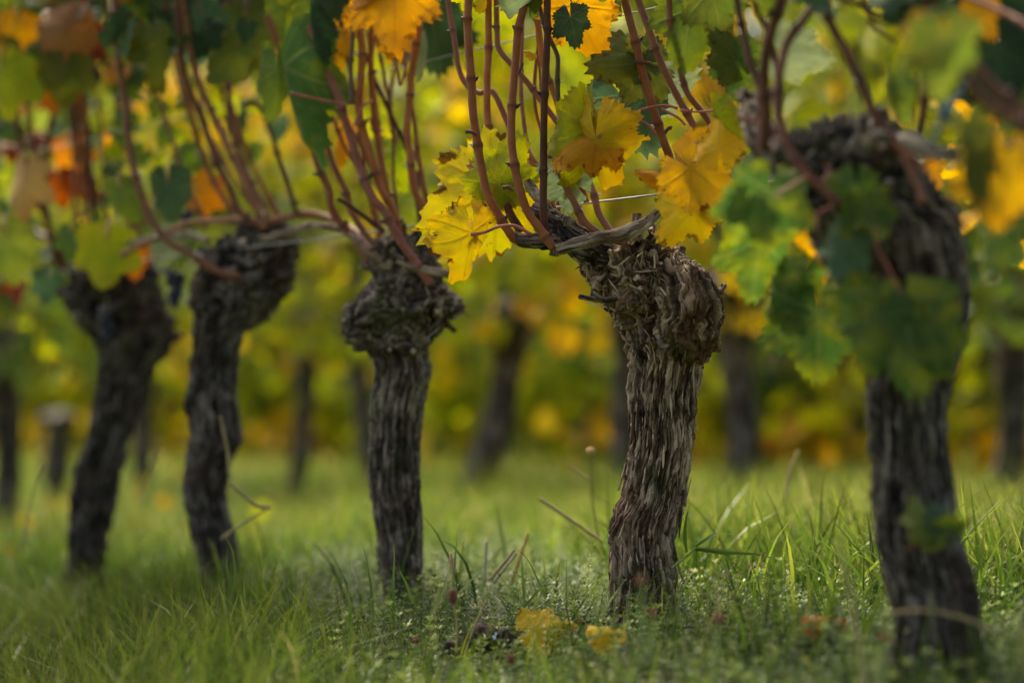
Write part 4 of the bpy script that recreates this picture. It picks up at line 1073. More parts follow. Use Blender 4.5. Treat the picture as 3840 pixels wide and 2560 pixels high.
def upper_foliage(vine, Y0, X0, seed, n=230, pal='green', sh=0.0):
    """leaf wall above the frame: what shades the row"""
    rg = np.random.default_rng(seed)
    zt = 1.09 + (Y0 - 4.1) * .23
    s = rg.uniform(-.5, .5, n); q = rg.normal(sh, .24 + abs(sh) * .4, n)
    z = rg.uniform(zt, zt + .85, n)
    pts = np.stack([X0 + s * RD[0] + q * RN[0], Y0 + s * RD[1] + q * RN[1], z], -1)
    pts[:, 2] = np.maximum(pts[:, 2], .33 + .18 * pts[:, 1] + .13 + rg.uniform(0, .15, n))
    link('foliage', loose_foliage(rg, pts, rg.uniform(.05, .085, n), [pick(pal, rg) for _ in range(n)]), vine, kind='stuff')
for v, sd_, p_, n_, sh_ in ((vm, 1, 'green', 40, .1), (v3, 2, 'green', 45, .1), (v2, 3, 'dark', 330, -.4), (v1, 4, 'dark', 380, -.4), (vr, 5, 'dark', 110, -.1)):  # unseen leaves, shifted and thinned per vine to shape shade on the ground
    upper_foliage(v, v.location.y, v.location.x, sd_, n_, p_, sh_)

# ---- trellis wires and the tie
def wire(name, A, r, m, label, cat, group=None):
    A = np.array(A); bag = Bag(); C = catmull(A, 80); add_tube(bag, C, np.full(80, r), 8)
    o = link(name, bag.mesh(name, [m]), None, label, cat, group); return o
def along(s, z, off=0): return [R0[0] + RD[0] * s + RN[0] * off, R0[1] + RD[1] * s + RN[1] * off, z]
wire('trellis_wire', [along(s, .717 + .004 * math.sin(s * 5), -.03) for s in np.linspace(-2.2, 4, 12)], .0017, WIRE, 'thin steel wire running through the vine heads at knee height', 'wire')
wire('trellis_wire', [along(s, 1.045 + .004 * math.sin(s * 5), .02) for s in np.linspace(-2.2, 4, 12)], .0013, WIRE, 'upper steel wire along the top edge of the picture', 'wire')
tw = [P(3615, 300, 3.05), P(3612, 335, 3.05), P(3575, 380, 3.05), P(3545, 430, 3.04), P(3520, 490, 3.04), P(3480, 560, 3.04)]
bag = Bag(); add_tube(bag, catmull(tw, 40), np.full(40, .0026), 8)
add_tube(bag, catmull([P(3530, 350, 3.05), P(3542, 400, 3.04), P(3552, 430, 3.03), P(3535, 450, 3.04)], 20), np.full(20, .0026), 8)
for k in range(3):
    a = np.linspace(0, 2 * PI, 14); c0 = P(3543, 420 + k * 14, 3.04)
    add_tube(bag, np.stack([c0[0] + .006 * np.cos(a), c0[1] + .006 * np.sin(a), c0[2] + .001 * a], -1), np.full(14, .0022), 8)
add_tube(bag, catmull([P(3545, 450, 3.04), P(3620, 478, 3.1), P(3760, 478, 3.15), P(3850, 455, 3.15)], 30), np.full(30, .0013), 6)
link('wire_tie', bag.mesh('wire_tie', [TWINE]), None, 'knotted blue grey wire tie at the upper right', 'tie')

# ================================================================== ROWS BEHIND
def bg_trunk(px_top, px_base, seed, h, r=.048, lean=0.0, bow=0.0, head=1.6):
    """profile trunk in local coordinates (base at origin)"""
    rg = np.random.default_rng(seed); n, nu = 70, 40
    z = np.linspace(-.04, h, n); t = z / h
    C = np.stack([lean * t + bow * np.sin(PI * t) + .012 * vnoise(np.stack([t * 3, t * 0 + seed, t * 0], -1)), .02 * np.sin(t * 4 + seed), z], -1)
    R = r * (1 + .18 * vnoise(np.stack([t * 5, t * 0 + seed * 3, t * 0], -1)) + (head - 1) * np.exp(-((t - .90) / .12) ** 2)); R[-3:] *= [.9, .7, .35]
    G = tube_grid(C, R, nu)
    G2, tone, uvm, Nn = bark_displace(G, np.linspace(0, h, n), 2 * PI * r, 1.2, sstep(.7, .85, t), seed, strip=.012, plen=.06)
    return wood_mesh('trunk', G2, tone, uvm, BARK_DARK), C[-1]

def bg_canes(top, rg, h0, h1, wd, n=6):
    bag = Bag()
    for i in range(n):
        b = top + np.array([rg.normal(0, wd * .4), rg.normal(0, .04), -.02]); e = b + np.array([rg.normal(0, .10), rg.normal(0, .08), h1 - h0])
        m_ = (b + e) / 2 + rg.normal(0, .03, 3)
        C = catmull([b, m_, e], 12); add_tube(bag, C, np.full(12, .006), 6, node=np.zeros(12), uvm=0.)
    bag.A.pop('uvm', None)
    return bag.mesh('cane', [CANE_DK])

def leaf_copy(vine, me, loc, R, size, color):
    o = bpy.data.objects.new('leaf', me); COL.objects.link(o); o.parent = vine
    o.matrix_basis = Matrix.Translation(Vector(loc)) @ Matrix(R.tolist()).to_4x4() @ Matrix.Scale(size, 4)
    o.material_slots[0].link = 'OBJECT'; o.material_slots[0].material = LM[color]
    return o

def zone_color(x, y, z, rg, row):
    """autumn colour comes in patches along the rows"""
    p = np.array([[x * .9 + 8.4, y * .35, z * 1.6]])
    a = vnoise(p, 71)[0]; b = vnoise(p * 2.3, 72)[0]
    low = max(0, 1 - z / 1.0)
    t = a * 1.05 + b * .45 + rg.normal(0, .15) + low * .85 - .14
    if t > 1.75: return 'orange'
    if t > 1.15: return 'gold'
    if t > .40: return 'yellow' if rg.random() < .7 else 'lime'
    if t > -.05: return 'lime'
    if t > -.55: return 'green' if rg.random() < .7 else 'olive'
    return 'dkgreen' if rg.random() < .5 else 'olive'

GB = 'blurred grapevines of the second row'
second = [  # top px, base px, Y, lean m, bow, radius, label
 (2740, 1000, 2755, 1740, 8.5, -.02, .03, .056, 'blurred upright vine between the sharp trunk and the green leaf cluster'),
 (2330, 1150, 2335, 1800, 9.15, .02, 0, .05, 'blurred vine mostly hidden behind the sharp trunk'),
 (1880, 1120, 1745, 1700, 9.8, .19, .06, .058, 'blurred dark vine curving up rightward in the gap between the two middle vines'),
 (1300, 1060, 1420, 1750, 10.5, -.13, 0, .045, 'blurred vine head peeking out left of the round knob'),
 (1140, 1170, 1105, 1800, 11.0, .05, .02, .045, 'thin blurred straight vine in the gap left of the round headed vine'),
 (800, 1150, 790, 1790, 11.7, 0, 0, .05, 'blurred vine hidden behind the twisted vine'),
 (520, 1150, 540, 1780, 12.3, 0, 0, .05, 'blurred vine in the gap right of the leftmost trunk'),
 (215, 1540, 200, 1850, 12.0, .02, 0, .06, 'blurred dark stump left of the leftmost trunk'),
 (0, 1200, 5, 1850, 9.6, 0, .02, .055, 'blurred dark vine cut by the left edge of the picture'),
 (3352, 1100, 3352, 1800, 7.85, 0, 0, .05, 'blurred vine hidden behind the thick right trunk'),
 (3790, 1050, 3780, 1640, 8.6, .02, .0, .052, 'blurred vine by the right edge of the picture'),
]
for i, (tx, ty, bx, by, Y, lean, bow, r, lab) in enumerate(second):
    b = P(bx, by, Y); b[2] = float(gz(b[0], b[1]))
    h = P(tx, ty, Y)[2] - b[2]
    t = thing('grapevine', tuple(b), lab, 'grapevine', GB)
    me, top = bg_trunk(0, 0, 200 + i, h, r, lean, bow, 1.9 if i in (0, 2, 3) else 1.4)
    o = bpy.data.objects.new('trunk', me); COL.objects.link(o); o.parent = t
    rg = np.random.default_rng(300 + i)
    if i == 7: continue
    me = bg_canes(top, rg, h, 1.9, .12, 6); o = bpy.data.objects.new('cane', me); COL.objects.link(o); o.parent = t
    for k in range(250):
        s = rg.uniform(-.48, .48); q = rg.normal(0, .14); z = rg.uniform(.62, 2.5) if rg.random() < .90 else rg.uniform(.70, 1.0)
        loc = (s * RD[0] + q * RN[0], s * RD[1] + q * RN[1], z)
        T_ = np.array([rg.normal(0, .7), rg.normal(0, .5), rg.normal(-.7, .5)]); N_ = np.array([rg.normal(-.2, .6), -abs(rg.normal(.4, .6)), rg.normal(.35, .5)])
        R, _ = frame_matrix(None, T_, N_)
        leaf_copy(t, LOWL[rg.integers(10)], loc, R, rg.uniform(.055, .10), zone_color(b[0] + loc[0], b[1] + loc[1], z, rg, 1))

# the rows further back: vines of a few shapes, copied along each row
GF = 'far out of focus vines in the rows behind'
far_protos = []
for k in range(6):
    rg = np.random.default_rng(900 + k)
    tm, top = bg_trunk(0, 0, 400 + k, .72, .05, rg.normal(0, .08), rg.normal(0, .03), 1.5)
    n = 420
    s = rg.uniform(-.5, .5, n); q = rg.normal(0, .17, n); z = np.where(rg.random(n) < .60, rg.uniform(.6, 2.5, n), rg.uniform(.05, .7, n))
    pts = np.stack([s * RD[0] + q * RN[0], s * RD[1] + q * RN[1], z], -1)
    fm = []
    cols = [zone_color(k * 2.3 + p[0], k * 1.7 + p[1], p[2] * .8, rg, 2) for p in pts]
    fm = loose_foliage(rg, pts, rg.uniform(.07, .115, n), cols)
    far_protos.append((tm, fm, bg_canes(top, rg, .72, 1.9, .1, 5)))
rg = np.random.default_rng(77); cnt = 0
for row in range(2, 9):
    base = np.array([.79, 3.29 + 5.2 * row])
    for k in range(-20, 60):
        c = base + RD * (.79 * k + .3 * row)
        if c[1] < 6 or abs(c[0]) > .2118 * c[1] + 1.6 or c[1] > 52: continue
        if row >= 5 and k % 2: continue
        z = float(gz(c[0], c[1]))
        t = thing('grapevine', (c[0], c[1], z), 'far out of focus vine with gold and green autumn leaves, in the rows behind', 'grapevine', GF)
        tm, fm, cm = far_protos[int(rg.integers(6))]
        sc = 1.0 if row < 5 else 1.5
        for nm, me in (('trunk', tm), ('foliage', fm), ('cane', cm)):
            o = bpy.data.objects.new(nm, me); COL.objects.link(o); o.parent = t
            if nm == 'foliage': o['kind'] = 'stuff'
        t.rotation_euler.z = rg.normal(0, .15) + (PI if rg.random() < .5 else 0); t.scale = (sc, sc, rg.uniform(.95, 1.1) * (1 + .15 * (sc - 1)))
        cnt += 1
print('far vines', cnt)
# wooded hedge closing the view behind the last row
rg = np.random.default_rng(5); n = 14000
pts = np.stack([rg.uniform(-22, 22, n), rg.uniform(54, 58, n), rg.uniform(0, 14, n)], -1); pts[:, 2] += gz(pts[:, 0], pts[:, 1])
link('far_thicket', loose_foliage(rg, pts, rg.uniform(.35, .6, n), [zone_color(p[0] * .2, p[1] * .2, 1.5, rg, 3) for p in pts]), kind='stuff')

# ================================================================== GRASS AND HERBS
def blades(rg, x, y, h, wd, lean, curve, segs=4, ztop=None):
    n = len(x); z = gz(x, y)
    az = rg.uniform(0, 2 * PI, n); fa = rg.uniform(0, 2 * PI, n)
    t = np.linspace(0, 1, segs + 1)
    dx = np.cos(az)[:, None] * (lean[:, None] * t + curve[:, None] * t ** 2.3) * h[:, None]
    dy = np.sin(az)[:, None] * (lean[:, None] * t + curve[:, None] * t ** 2.3) * h[:, None]
    dz = h[:, None] * (t - .45 * curve[:, None] * t ** 2.6)
    C = np.stack([x[:, None] + dx, y[:, None] + dy, z[:, None] + dz - .004], -1)
    w_ = wd[:, None] * np.array([.75, 1, .85, .55, 0.06][:segs + 1] if segs == 4 else np.linspace(1, .08, segs + 1))[None, :]
    tw = fa[:, None] + rg.normal(0, .8, n)[:, None] * t
    S = np.stack([np.cos(tw), np.sin(tw), 0 * tw], -1) * w_[..., None] * .5
    fold = np.stack([-np.sin(tw), np.cos(tw), 0 * tw], -1) * w_[..., None] * .18
    V = np.stack([C - S, C + fold, C + S], 2)            # n, segs+1, 3, 3
    V = V.reshape(-1, 3)
    k = (segs + 1) * 3
    b = np.arange(n)[:, None, None] * k; i = np.arange(segs)[None, :, None] * 3; j = np.arange(2)[None, None, :]
    Q = np.stack([b + i + j, b + i + j + 1, b + i + 3 + j + 1, b + i + 3 + j], -1).reshape(-1, 4)
    al = np.broadcast_to(t[None, :, None], (n, segs + 1, 3)).ravel()
    d_ = rowdist(x, y); sx = x / (.2118 * y + 1e-6)      # foreground shade put into blade tone, left and far right; alley grass yellower
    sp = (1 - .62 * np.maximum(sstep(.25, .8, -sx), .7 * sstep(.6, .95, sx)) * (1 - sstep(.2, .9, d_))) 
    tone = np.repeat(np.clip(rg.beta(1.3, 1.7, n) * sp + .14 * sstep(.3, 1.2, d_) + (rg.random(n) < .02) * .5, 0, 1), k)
    return V, Q, al, tone

def scatter(rg, n, y0, y1, xm=.22, xa=.5, pw=1.0):
    y = y0 + (y1 - y0) * rg.random(n) ** pw
    x = rg.uniform(-1, 1, n) * (xm * y + xa)
    return x, y

rg = np.random.default_rng(11)
bag = Bag()
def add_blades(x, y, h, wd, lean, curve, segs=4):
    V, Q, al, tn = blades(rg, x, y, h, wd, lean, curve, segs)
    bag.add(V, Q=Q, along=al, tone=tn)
def lush(x, y):
    """how tall the grass stands: long at the left, long in the alley behind the row on the right, short by the herbs"""
    d = rowdist(x, y)
    sx = x / (.2118 * y)
    left = sstep(.25, .6, -sx) * (1 - .75 * sstep(-.35, -.05, d) * (1 - sstep(.5, 1.2, d)))
    alley = sstep(.25, .9, d) * sstep(-.1, .45, sx)
    n_ = .5 + .5 * vnoise(np.stack([x * 2.2, y * 2.2, x * 0], -1), 8)
    return .25 + .55 * left + .6 * alley + .35 * n_
# near ground, short and long blades
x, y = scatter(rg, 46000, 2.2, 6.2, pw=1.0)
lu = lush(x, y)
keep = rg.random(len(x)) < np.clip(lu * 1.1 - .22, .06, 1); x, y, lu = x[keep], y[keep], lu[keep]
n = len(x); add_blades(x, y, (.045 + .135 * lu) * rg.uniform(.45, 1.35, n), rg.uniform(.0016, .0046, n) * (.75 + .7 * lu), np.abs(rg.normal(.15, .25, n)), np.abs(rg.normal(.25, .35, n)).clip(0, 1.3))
# long blades
x, y = scatter(rg, 9000, 3.0, 6.5)
lu = lush(x, y); keep = rg.random(len(x)) < (lu - .35).clip(.05, 1); x, y = x[keep], y[keep]; n = len(x)
add_blades(x, y, rg.uniform(.11, .22, n), rg.uniform(.0035, .0075, n), np.abs(rg.normal(.1, .2, n)), np.abs(rg.normal(.35, .35, n)).clip(0, 1.2), 4)
x, y = scatter(rg, 9000, 3.8, 8.0, xa=.3); d_ = rowdist(x, y); k_ = (d_ > .25) & (d_ < 2.4) & (x > .04 * y); x, y = x[k_], y[k_]; n = len(x)
add_blades(x, y, rg.uniform(.13, .27, n), rg.uniform(.005, .010, n), np.abs(rg.normal(.1, .2, n)), np.abs(rg.normal(.3, .3, n)).clip(0, 1.2), 4)
# alley and beyond
x, y = scatter(rg, 42000, 6.0, 14, xa=1.2, pw=1.2); n = len(x)
add_blades(x, y, rg.uniform(.07, .19, n) * (1 + 1.1 * np.exp(-((np.mod(rowdist(x, y) - 2.95 + 1.48, 2.96) - 1.48) / .4) ** 2) * (.5 + .5 * vnoise(np.stack([x * 2, y * 2, x * 0], -1), 61))), rg.uniform(.004, .009, n), np.abs(rg.normal(.15, .25, n)), np.abs(rg.normal(.3, .3, n)).clip(0, 1.2), 3)
x, y = scatter(rg, 30000, 14, 50, xa=2, pw=1.3); n = len(x)
add_blades(x, y, rg.uniform(.10, .22, n), rg.uniform(.012, .03, n), np.abs(rg.normal(.15, .25, n)), np.abs(rg.normal(.3, .3, n)).clip(0, 1.2), 2)
# behind and beside the frame, sparse
x, y = rg.uniform(-3.5, 3.5, 16000), rg.uniform(.4, 8, 16000); k_ = (np.abs(x) > .22 * y + .4) | (y < 2.3); x, y = x[k_], y[k_]; n = len(x)
h_ = rg.uniform(.03, .09, n)
add_blades(x, y, h_, rg.uniform(.003, .006, n), np.abs(rg.normal(.15, .25, n)), np.abs(rg.normal(.3, .3, n)).clip(0, 1.2), 3)
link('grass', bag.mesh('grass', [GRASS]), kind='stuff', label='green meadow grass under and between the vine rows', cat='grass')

n = 420; y = 9 + 22 * rg.random(n) ** 1.2; x = rg.uniform(-1, 1, n) * (.22 * y + 1)
pts = np.stack([x, y, gz(x, y) + rg.uniform(.03, .12, n)], -1)
link('leaf_litter', loose_foliage(rg, pts, rg.uniform(.035, .06, n), [('yellow', 'gold', 'lime', 'tan')[int(q)] for q in rg.integers(0, 4, n)]), kind='stuff', label='fallen yellow vine leaves caught in the grass of the rows behind', cat='leaves')

# bedstraw: creeping herb with whorls of small leaves
def sprig_geo(rg, hgt, whorls, per, ll):
    Vs, Ts, al = [], [], []
    lean = rg.normal(0, .35, 2)
    for w_ in range(whorls):
        t = (w_ + 1) / whorls; c = np.array([lean[0] * t * t * hgt, lean[1] * t * t * hgt, hgt * t])
        a0 = rg.uniform(0, PI); L_ = ll * (1.05 - .45 * t) * rg.uniform(.8, 1.2)
        for p in range(per):
            a = a0 + 2 * PI * p / per; up = .15 + .7 * t * rg.uniform(.6, 1.2)
            d = np.array([math.cos(a), math.sin(a), up]); d /= np.linalg.norm(d); s = np.array([-math.sin(a), math.cos(a), 0]) * L_ * .16
            b = len(Vs); Vs += [c, c + d * L_ * .55 - s, c + d * L_, c + d * L_ * .55 + s]; Ts += [[b, b + 1, b + 2], [b, b + 2, b + 3]]; al += [.2, .5, .6, .5]
    b = len(Vs); s = np.array([.0006, 0, 0]); c1 = np.array([lean[0] * hgt, lean[1] * hgt, hgt])
    Vs += [-s, s, c1]; Ts += [[b, b + 1, b + 2]]; al += [0, 0, 0]
    return np.array(Vs), np.array(Ts), np.array(al)
protos = [sprig_geo(rg, rg.uniform(.03, .075), int(rg.integers(4, 7)), 6, rg.uniform(.011, .017)) for _ in range(14)]
def cover(n, y0, y1, scale, pred):
    bag = Bag(); x, y = scatter(rg, n, y0, y1)
    k_ = pred(x, y); x, y = x[k_], y[k_]; z = gz(x, y)
    pid = rg.integers(14, size=len(x))
    for q in range(14):
        V, T, al = protos[q]; m_ = pid == q; k = m_.sum()
        if not k: continue
        a = rg.uniform(0, 2 * PI, k); s = rg.uniform(.6, 1.25, k) * scale; ca, sa = np.cos(a) * s, np.sin(a) * s
        X = V[None, :, 0] * ca[:, None] - V[None, :, 1] * sa[:, None] + x[m_][:, None]
        Y = V[None, :, 0] * sa[:, None] + V[None, :, 1] * ca[:, None] + y[m_][:, None]
        Z = V[None, :, 2] * s[:, None] + z[m_][:, None]
        TT = (T[None] + (np.arange(k) * len(V))[:, None, None]).reshape(-1, 3)
        bag.add(np.stack([X, Y, Z], -1).reshape(-1, 3), T=TT, along=np.tile(al, k), tone=np.repeat(np.clip(rg.beta(1.1, 1.7, k), 0, 1), len(V)))
    return bag.mesh('bedstraw', [COVER])
link('bedstraw', cover(19000, 2.3, 6.6, 1.0, lambda x, y: rg.random(len(x)) < 1.05 - .75 * sstep(.30, .7, -x / (.2118 * y)) - .4 * sstep(.5, 1.2, rowdist(x, y))), kind='stuff', label='low bedstraw with whorls of tiny leaves covering the ground', cat='ground cover')

def at_ground(px, py):
    """world point where the ground shows at this photo pixel"""
    Y = 3.0
    for _ in range(30):
        p = P(px, py, Y); Y = Y + (p[2] - float(gz(p[0], Y))) * 3.0; Y = min(max(Y, 1.5), 12)
    p = P(px, py, Y); p[2] = float(gz(p[0], Y)); return p, Y

# single grass blades and stalks that stand out
def big_blade(pts, wpx, Y, m, label, name='tall_grass', cat='grass', twist=1.2, group='long grass blades that stand out of the turf'):
    C = catmull([P(a, b, Y + (0.03 * i)) for i, (a, b) in enumerate(pts)], 22)
    n = 22; t = np.linspace(0, 1, n); w_ = M(wpx, Y) * np.where(t < .3, .6 + 1.3 * t, 1 - ((t - .3) / .7) ** 2 * .97)
    T, A, B = frames(C); ph = .3 + twist * t
    S = (np.cos(ph)[:, None] * B + np.sin(ph)[:, None] * A) * w_[:, None] * .5
    Nf = (-np.sin(ph)[:, None] * B + np.cos(ph)[:, None] * A) * w_[:, None] * .15
    V = np.stack([C - S, C + Nf, C + S], 1).reshape(-1, 3)
    i = np.arange(n - 1)[:, None] * 3; j = np.arange(2)[None]
    Q = np.stack([i + j, i + j + 1, i + j + 4, i + j + 3], -1).reshape(-1, 4)
    me = mesh_np(name, V, [Q], [m], {'along': np.repeat(t, 3), 'tone': np.full(n * 3, random.uniform(.45, .8))})
    return link(name, me, None, label, cat, group)
BB = [
 ([(1545, 2420), (1515, 2330), (1505, 2250), (1310, 2100)], 0, 0, ''),
]
GBL = [
 ([(1600, 2340), (1630, 2280), (1665, 2200), (1690, 2105)], 24, 4.05, 'broad bright blade leaning right in front of the pillar trunk'),
 ([(1478, 2350), (1474, 2200), (1478, 2080), (1470, 1992)], 15, 4.0, 'upright blade with a pointed tip over the pillar trunk'),
 ([(1310, 2500), (1315, 2350), (1308, 2200), (1325, 2080)], 20, 3.85, 'tall upright blade left of the pillar trunk'),
 ([(1400, 2330), (1395, 2230), (1375, 2100), (1352, 2015)], 14, 4.1, 'slender blade leaning left before the pillar trunk'),
 ([(1550, 2260), (1525, 2190), (1500, 2140), (1492, 2095)], 14, 4.1, 'short curved blade at the foot of the pillar trunk'),
 ([(1700, 2200), (1708, 2080), (1718, 1950)], 10, 4.15, 'thin upright blade right of the pillar trunk'),
 ([(1640, 2300), (1720, 2220), (1790, 2150), (1825, 2105)], 12, 4.05, 'blade arching right from the broad bright one'),
 ([(2070, 2280), (2020, 2180), (1980, 2100), (1920, 2040)], 10, 4.1, 'thin blade curving left near the middle'),
 ([(1960, 2280), (2040, 2190), (2090, 2130)], 11, 4.05, 'narrow blade leaning right near the middle'),
 ([(2210, 2360), (2260, 2290), (2310, 2220), (2350, 2165)], 15, 3.85, 'dark blade leaning right against the sharp trunk'),
 ([(860, 2260), (880, 2160), (870, 2060), (828, 1990)], 15, 4.25, 'tall blade in front of the twisted vine'),
 ([(870, 2230), (850, 2120), (855, 2050)], 14, 4.3, 'second blade beside the tall one before the twisted vine'),
 ([(1095, 2450), (1000, 2330), (900, 2290), (830, 2180)], 14, 4.1, 'long blade arching down to the right in the left grass'),
 ([(1080, 2510), (950, 2410), (850, 2410), (760, 2420), (690, 2300)], 13, 3.9, 'drooping blade with a withered tip in the left grass'),
 ([(1130, 2400), (1110, 2300), (1090, 2230), (1062, 2160)], 12, 4.2, 'narrow curved blade in the left grass'),
 ([(600, 2340), (560, 2290), (510, 2220), (430, 2175)], 14, 4.6, 'soft arching blade far left'),
 ([(130, 2200), (90, 2110), (25, 2020)], 20, 4.8, 'blurred leaning blade at the left edge'),
 ([(560, 2160), (600, 2070), (620, 1990)], 18, 5.0, 'blurred upright blade between the two left trunks'),
]
for pts, wv, Y, lab in GBL:
    big_blade(pts, wv, Y, GRASS, lab)
# the pale grass beside the sharp trunk
def herb_blades(lab):
    Y = 4.0; t = thing('grass_tuft', tuple(P(2530, 2130, Y)), lab, 'grass plant')
    def pb(pts, wv, m=GRASS, nm='blade', tone=.9):
        o = big_blade(pts, wv, Y, m, None, nm, None, .8, None)
        o.parent = t; o.matrix_parent_inverse = PINV[t.name]
    bag = Bag(); add_tube(bag, catmull([P(2520, 2130, Y), P(2580, 2080, Y), P(2610, 2050, Y)], 16), np.full(16, .0018), 6)
    link('stem', bag.mesh('stem', [GREENSTALK]), t)
    pb([(2575, 2070), (2568, 2010), (2572, 1950), (2585, 1890)], 17)
    pb([(2605, 2050), (2650, 2020), (2690, 2000), (2790, 2005)], 13)
    pb([(2605, 2055), (2680, 2060), (2740, 2065), (2800, 2100)], 14)
    pb([(2610, 2060), (2700, 2070), (2850, 2080), (2960, 2115)], 15)
    pb([(2612, 2060), (2620, 2120), (2625, 2200), (2600, 2290)], 12)
herb_blades('pale grass with long drooping blades sprouting right beside the sharp trunk')
# dry stalks
def stalk(pts, rpx, Y, m, lab, head=None, cat='stalk', name='dry_stalk', Yt=None):
    Yt = Y if Yt is None else Yt
    C = catmull([P(a, b, Y + (Yt - Y) * i / (len(pts) - 1)) for i, (a, b) in enumerate(pts)], 30)
    if head is None:
        bag = Bag(); add_tube(bag, C, M(rpx, Y) * np.linspace(1.1, .85, 30), 8)
        return link(name, bag.mesh(name, [m]), None, lab, cat)
    t = thing(name, tuple(C[0]), lab, cat)
    bag = Bag(); add_tube(bag, C, M(rpx, Y) * np.linspace(1.1, .85, 30), 8); link('stem', bag.mesh('stem', [m]), t)
    hw, hl, hm = head; e = C[-1]; d = C[-1] - C[-3]; d /= np.linalg.norm(d)
    bag = Bag(); rr = np.random.default_rng(int(pts[0][0]))
    u = np.linspace(0, PI, 12); Ch = e + d * (-(np.cos(u))[:, None] * M(hl, Y)); g = tube_grid(Ch, np.sin(u) * M(hw, Y) + 1e-5, 14)
    g = g + (g - Ch[:, None]) * (.35 * rr.random(g.shape[:2]))[..., None]
    bag.add(g.reshape(-1, 3), Q=grid_faces(12, 14))
    # bristles
    for q in range(70):
        a = rr.normal(0, 1, 3); a /= np.linalg.norm(a); p = e + d * M(hl, Y) * (a @ d) + (a - d * (a @ d)) * M(hw, Y)
        s = rr.normal(0, 1, 3) * M(1.2, Y); bag.add([p - s, p + s, p + a * M(hw, Y) * .45], T=[[0, 1, 2]])
    link('seed_head', bag.mesh('seed_head', [hm]), t)
    return t
stalk([(2260, 2030), (2180, 1975), (2100, 1920), (2022, 1868)], 7, 4.6, DRYSTALK, 'yellow dry stalk leaning left in the gap before the sharp trunk')
stalk([(2310, 2150), (2260, 2060), (2225, 1900), (2215, 1690)], 3, 4.75, HEADBROWN, 'thin upright stalk carrying one pale round bud', (13, 13, HEADTAN))
stalk([(2210, 1795), (2170, 1770), (2135, 1745)], 4, 4.75, DRYSTALK, 'short dry straw bent beside the budded stalk')
stalk([(1815, 2200), (1822, 2090), (1824, 2030)], 6, 4.5, simple('pale_straw', (.42, .38, .24)), 'pale upright straw stub near the middle')
stalk([(1840, 2170), (1890, 2110), (1930, 2060)], 7, 4.45, DRYSTALK, 'straw stub leaning right near the middle')
stalk([(1850, 2185), (1900, 2120), (1938, 2072)], 6, 4.4, simple('grey_straw', (.36, .32, .2)), 'greyish straw lying beside the leaning stub')
stalk([(1920, 2180), (1950, 2090), (1980, 2000)], 6, 4.6, simple('brown_straw', (.42, .24, .09)), 'brown straw leaning right behind the pale stubs')
stalk([(1712, 2450), (1712, 2330), (1700, 2260), (1697, 2235)], 4, 3.75, DRYSTALK, 'plantain stalk with a brown seed head before the pillar trunk', (13, 30, HEADBROWN))
stalk([(1715, 2260), (1700, 2160), (1694, 2110)], 3, 3.95, DRYSTALK, 'straw coloured grass spike above the plantain head', (7, 40, HEADTAN))
stalk([(1560, 2500), (1562, 2440), (1562, 2400)], 4, 3.55, GREENSTALK, 'small brown clover head low in the middle', (11, 13, HEADBROWN))
stalk([(1730, 2500), (1760, 2400), (1800, 2300), (1825, 2250)], 4, 3.85, DRYSTALK, 'dry grass stalk rising to the right of the wood scrap')
stalk([(2405, 2500), (2408, 2300), (2405, 2180)], 8, 3.0, GREENSTALK, 'blurred clover stalk with a red brown head before the sharp trunk', (15, 18, HEADBROWN))
stalk([(2440, 2500), (2445, 2380), (2447, 2300)], 8, 3.05, GREENSTALK, 'lower blurred red brown head before the sharp trunk', (13, 15, HEADBROWN))
stalk([(2680, 2560), (2690, 2400), (2697, 2320)], 8, 3.15, GREENSTALK, 'blurred brown clover head right of the sharp trunk foot', (18, 18, HEADBROWN))
stalk([(1900, 2520), (1905, 2440), (1915, 2470)], 5, 3.5, GREENSTALK, 'brown head bent over the fallen yellow leaf', (14, 22, HEADBROWN))
stalk([(3320, 2560), (3315, 2450), (3318, 2390)], 7, 3.0, GREENSTALK, 'brown seed head at the foot of the thick right trunk', (16, 16, HEADBROWN))
stalk([(3250, 2600), (3220, 2400), (3180, 2180), (3140, 2030)], 6, 2.95, DRYSTALK, 'blurred tall straw left of the thick right trunk', Yt=3.0)
stalk([(3800, 2400), (3650, 2330), (3480, 2290), (3310, 2300)], 6, 3.1, DRYSTALK, 'straw arching across the foot of the thick right trunk')
stalk([(1130, 1810), (1000, 1905), (940, 1895), (870, 1810), (850, 1650), (820, 1560)], 6, 4.9, simple('tan_bindweed', (.48, .36, .2)), 'blurred dry runner curling beside the twisted trunk') if False else None
stalk([(1010, 1905), (960, 1895), (905, 1850), (860, 1810)], 7, 4.9, DRYSTALK, 'pale curled blade beside the twisted trunk')
stalk([(830, 2020), (900, 1970), (1010, 1900)], 5, 4.95, DRYSTALK, 'thin dry stem crossing the twisted trunk foot')
stalk([(860, 1790), (855, 1700), (835, 1600), (825, 1560)], 6, 5.0, DRYSTALK, 'tan strand hanging down the twisted trunk')
stalk([(520, 1890), (570, 1780), (600, 1640)], 4, 5.6, DRYSTALK, 'blurred straw between the two left trunks')
stalk([(80, 2060), (120, 1850), (160, 1740)], 4, 5.2, DRYSTALK, 'blurred straw at the far left')
stalk([(2940, 1900), (2960, 1780), (2995, 1690)], 7, 5.2, DRYSTALK, 'blurred straw standing in the long grass right of the sharp trunk')
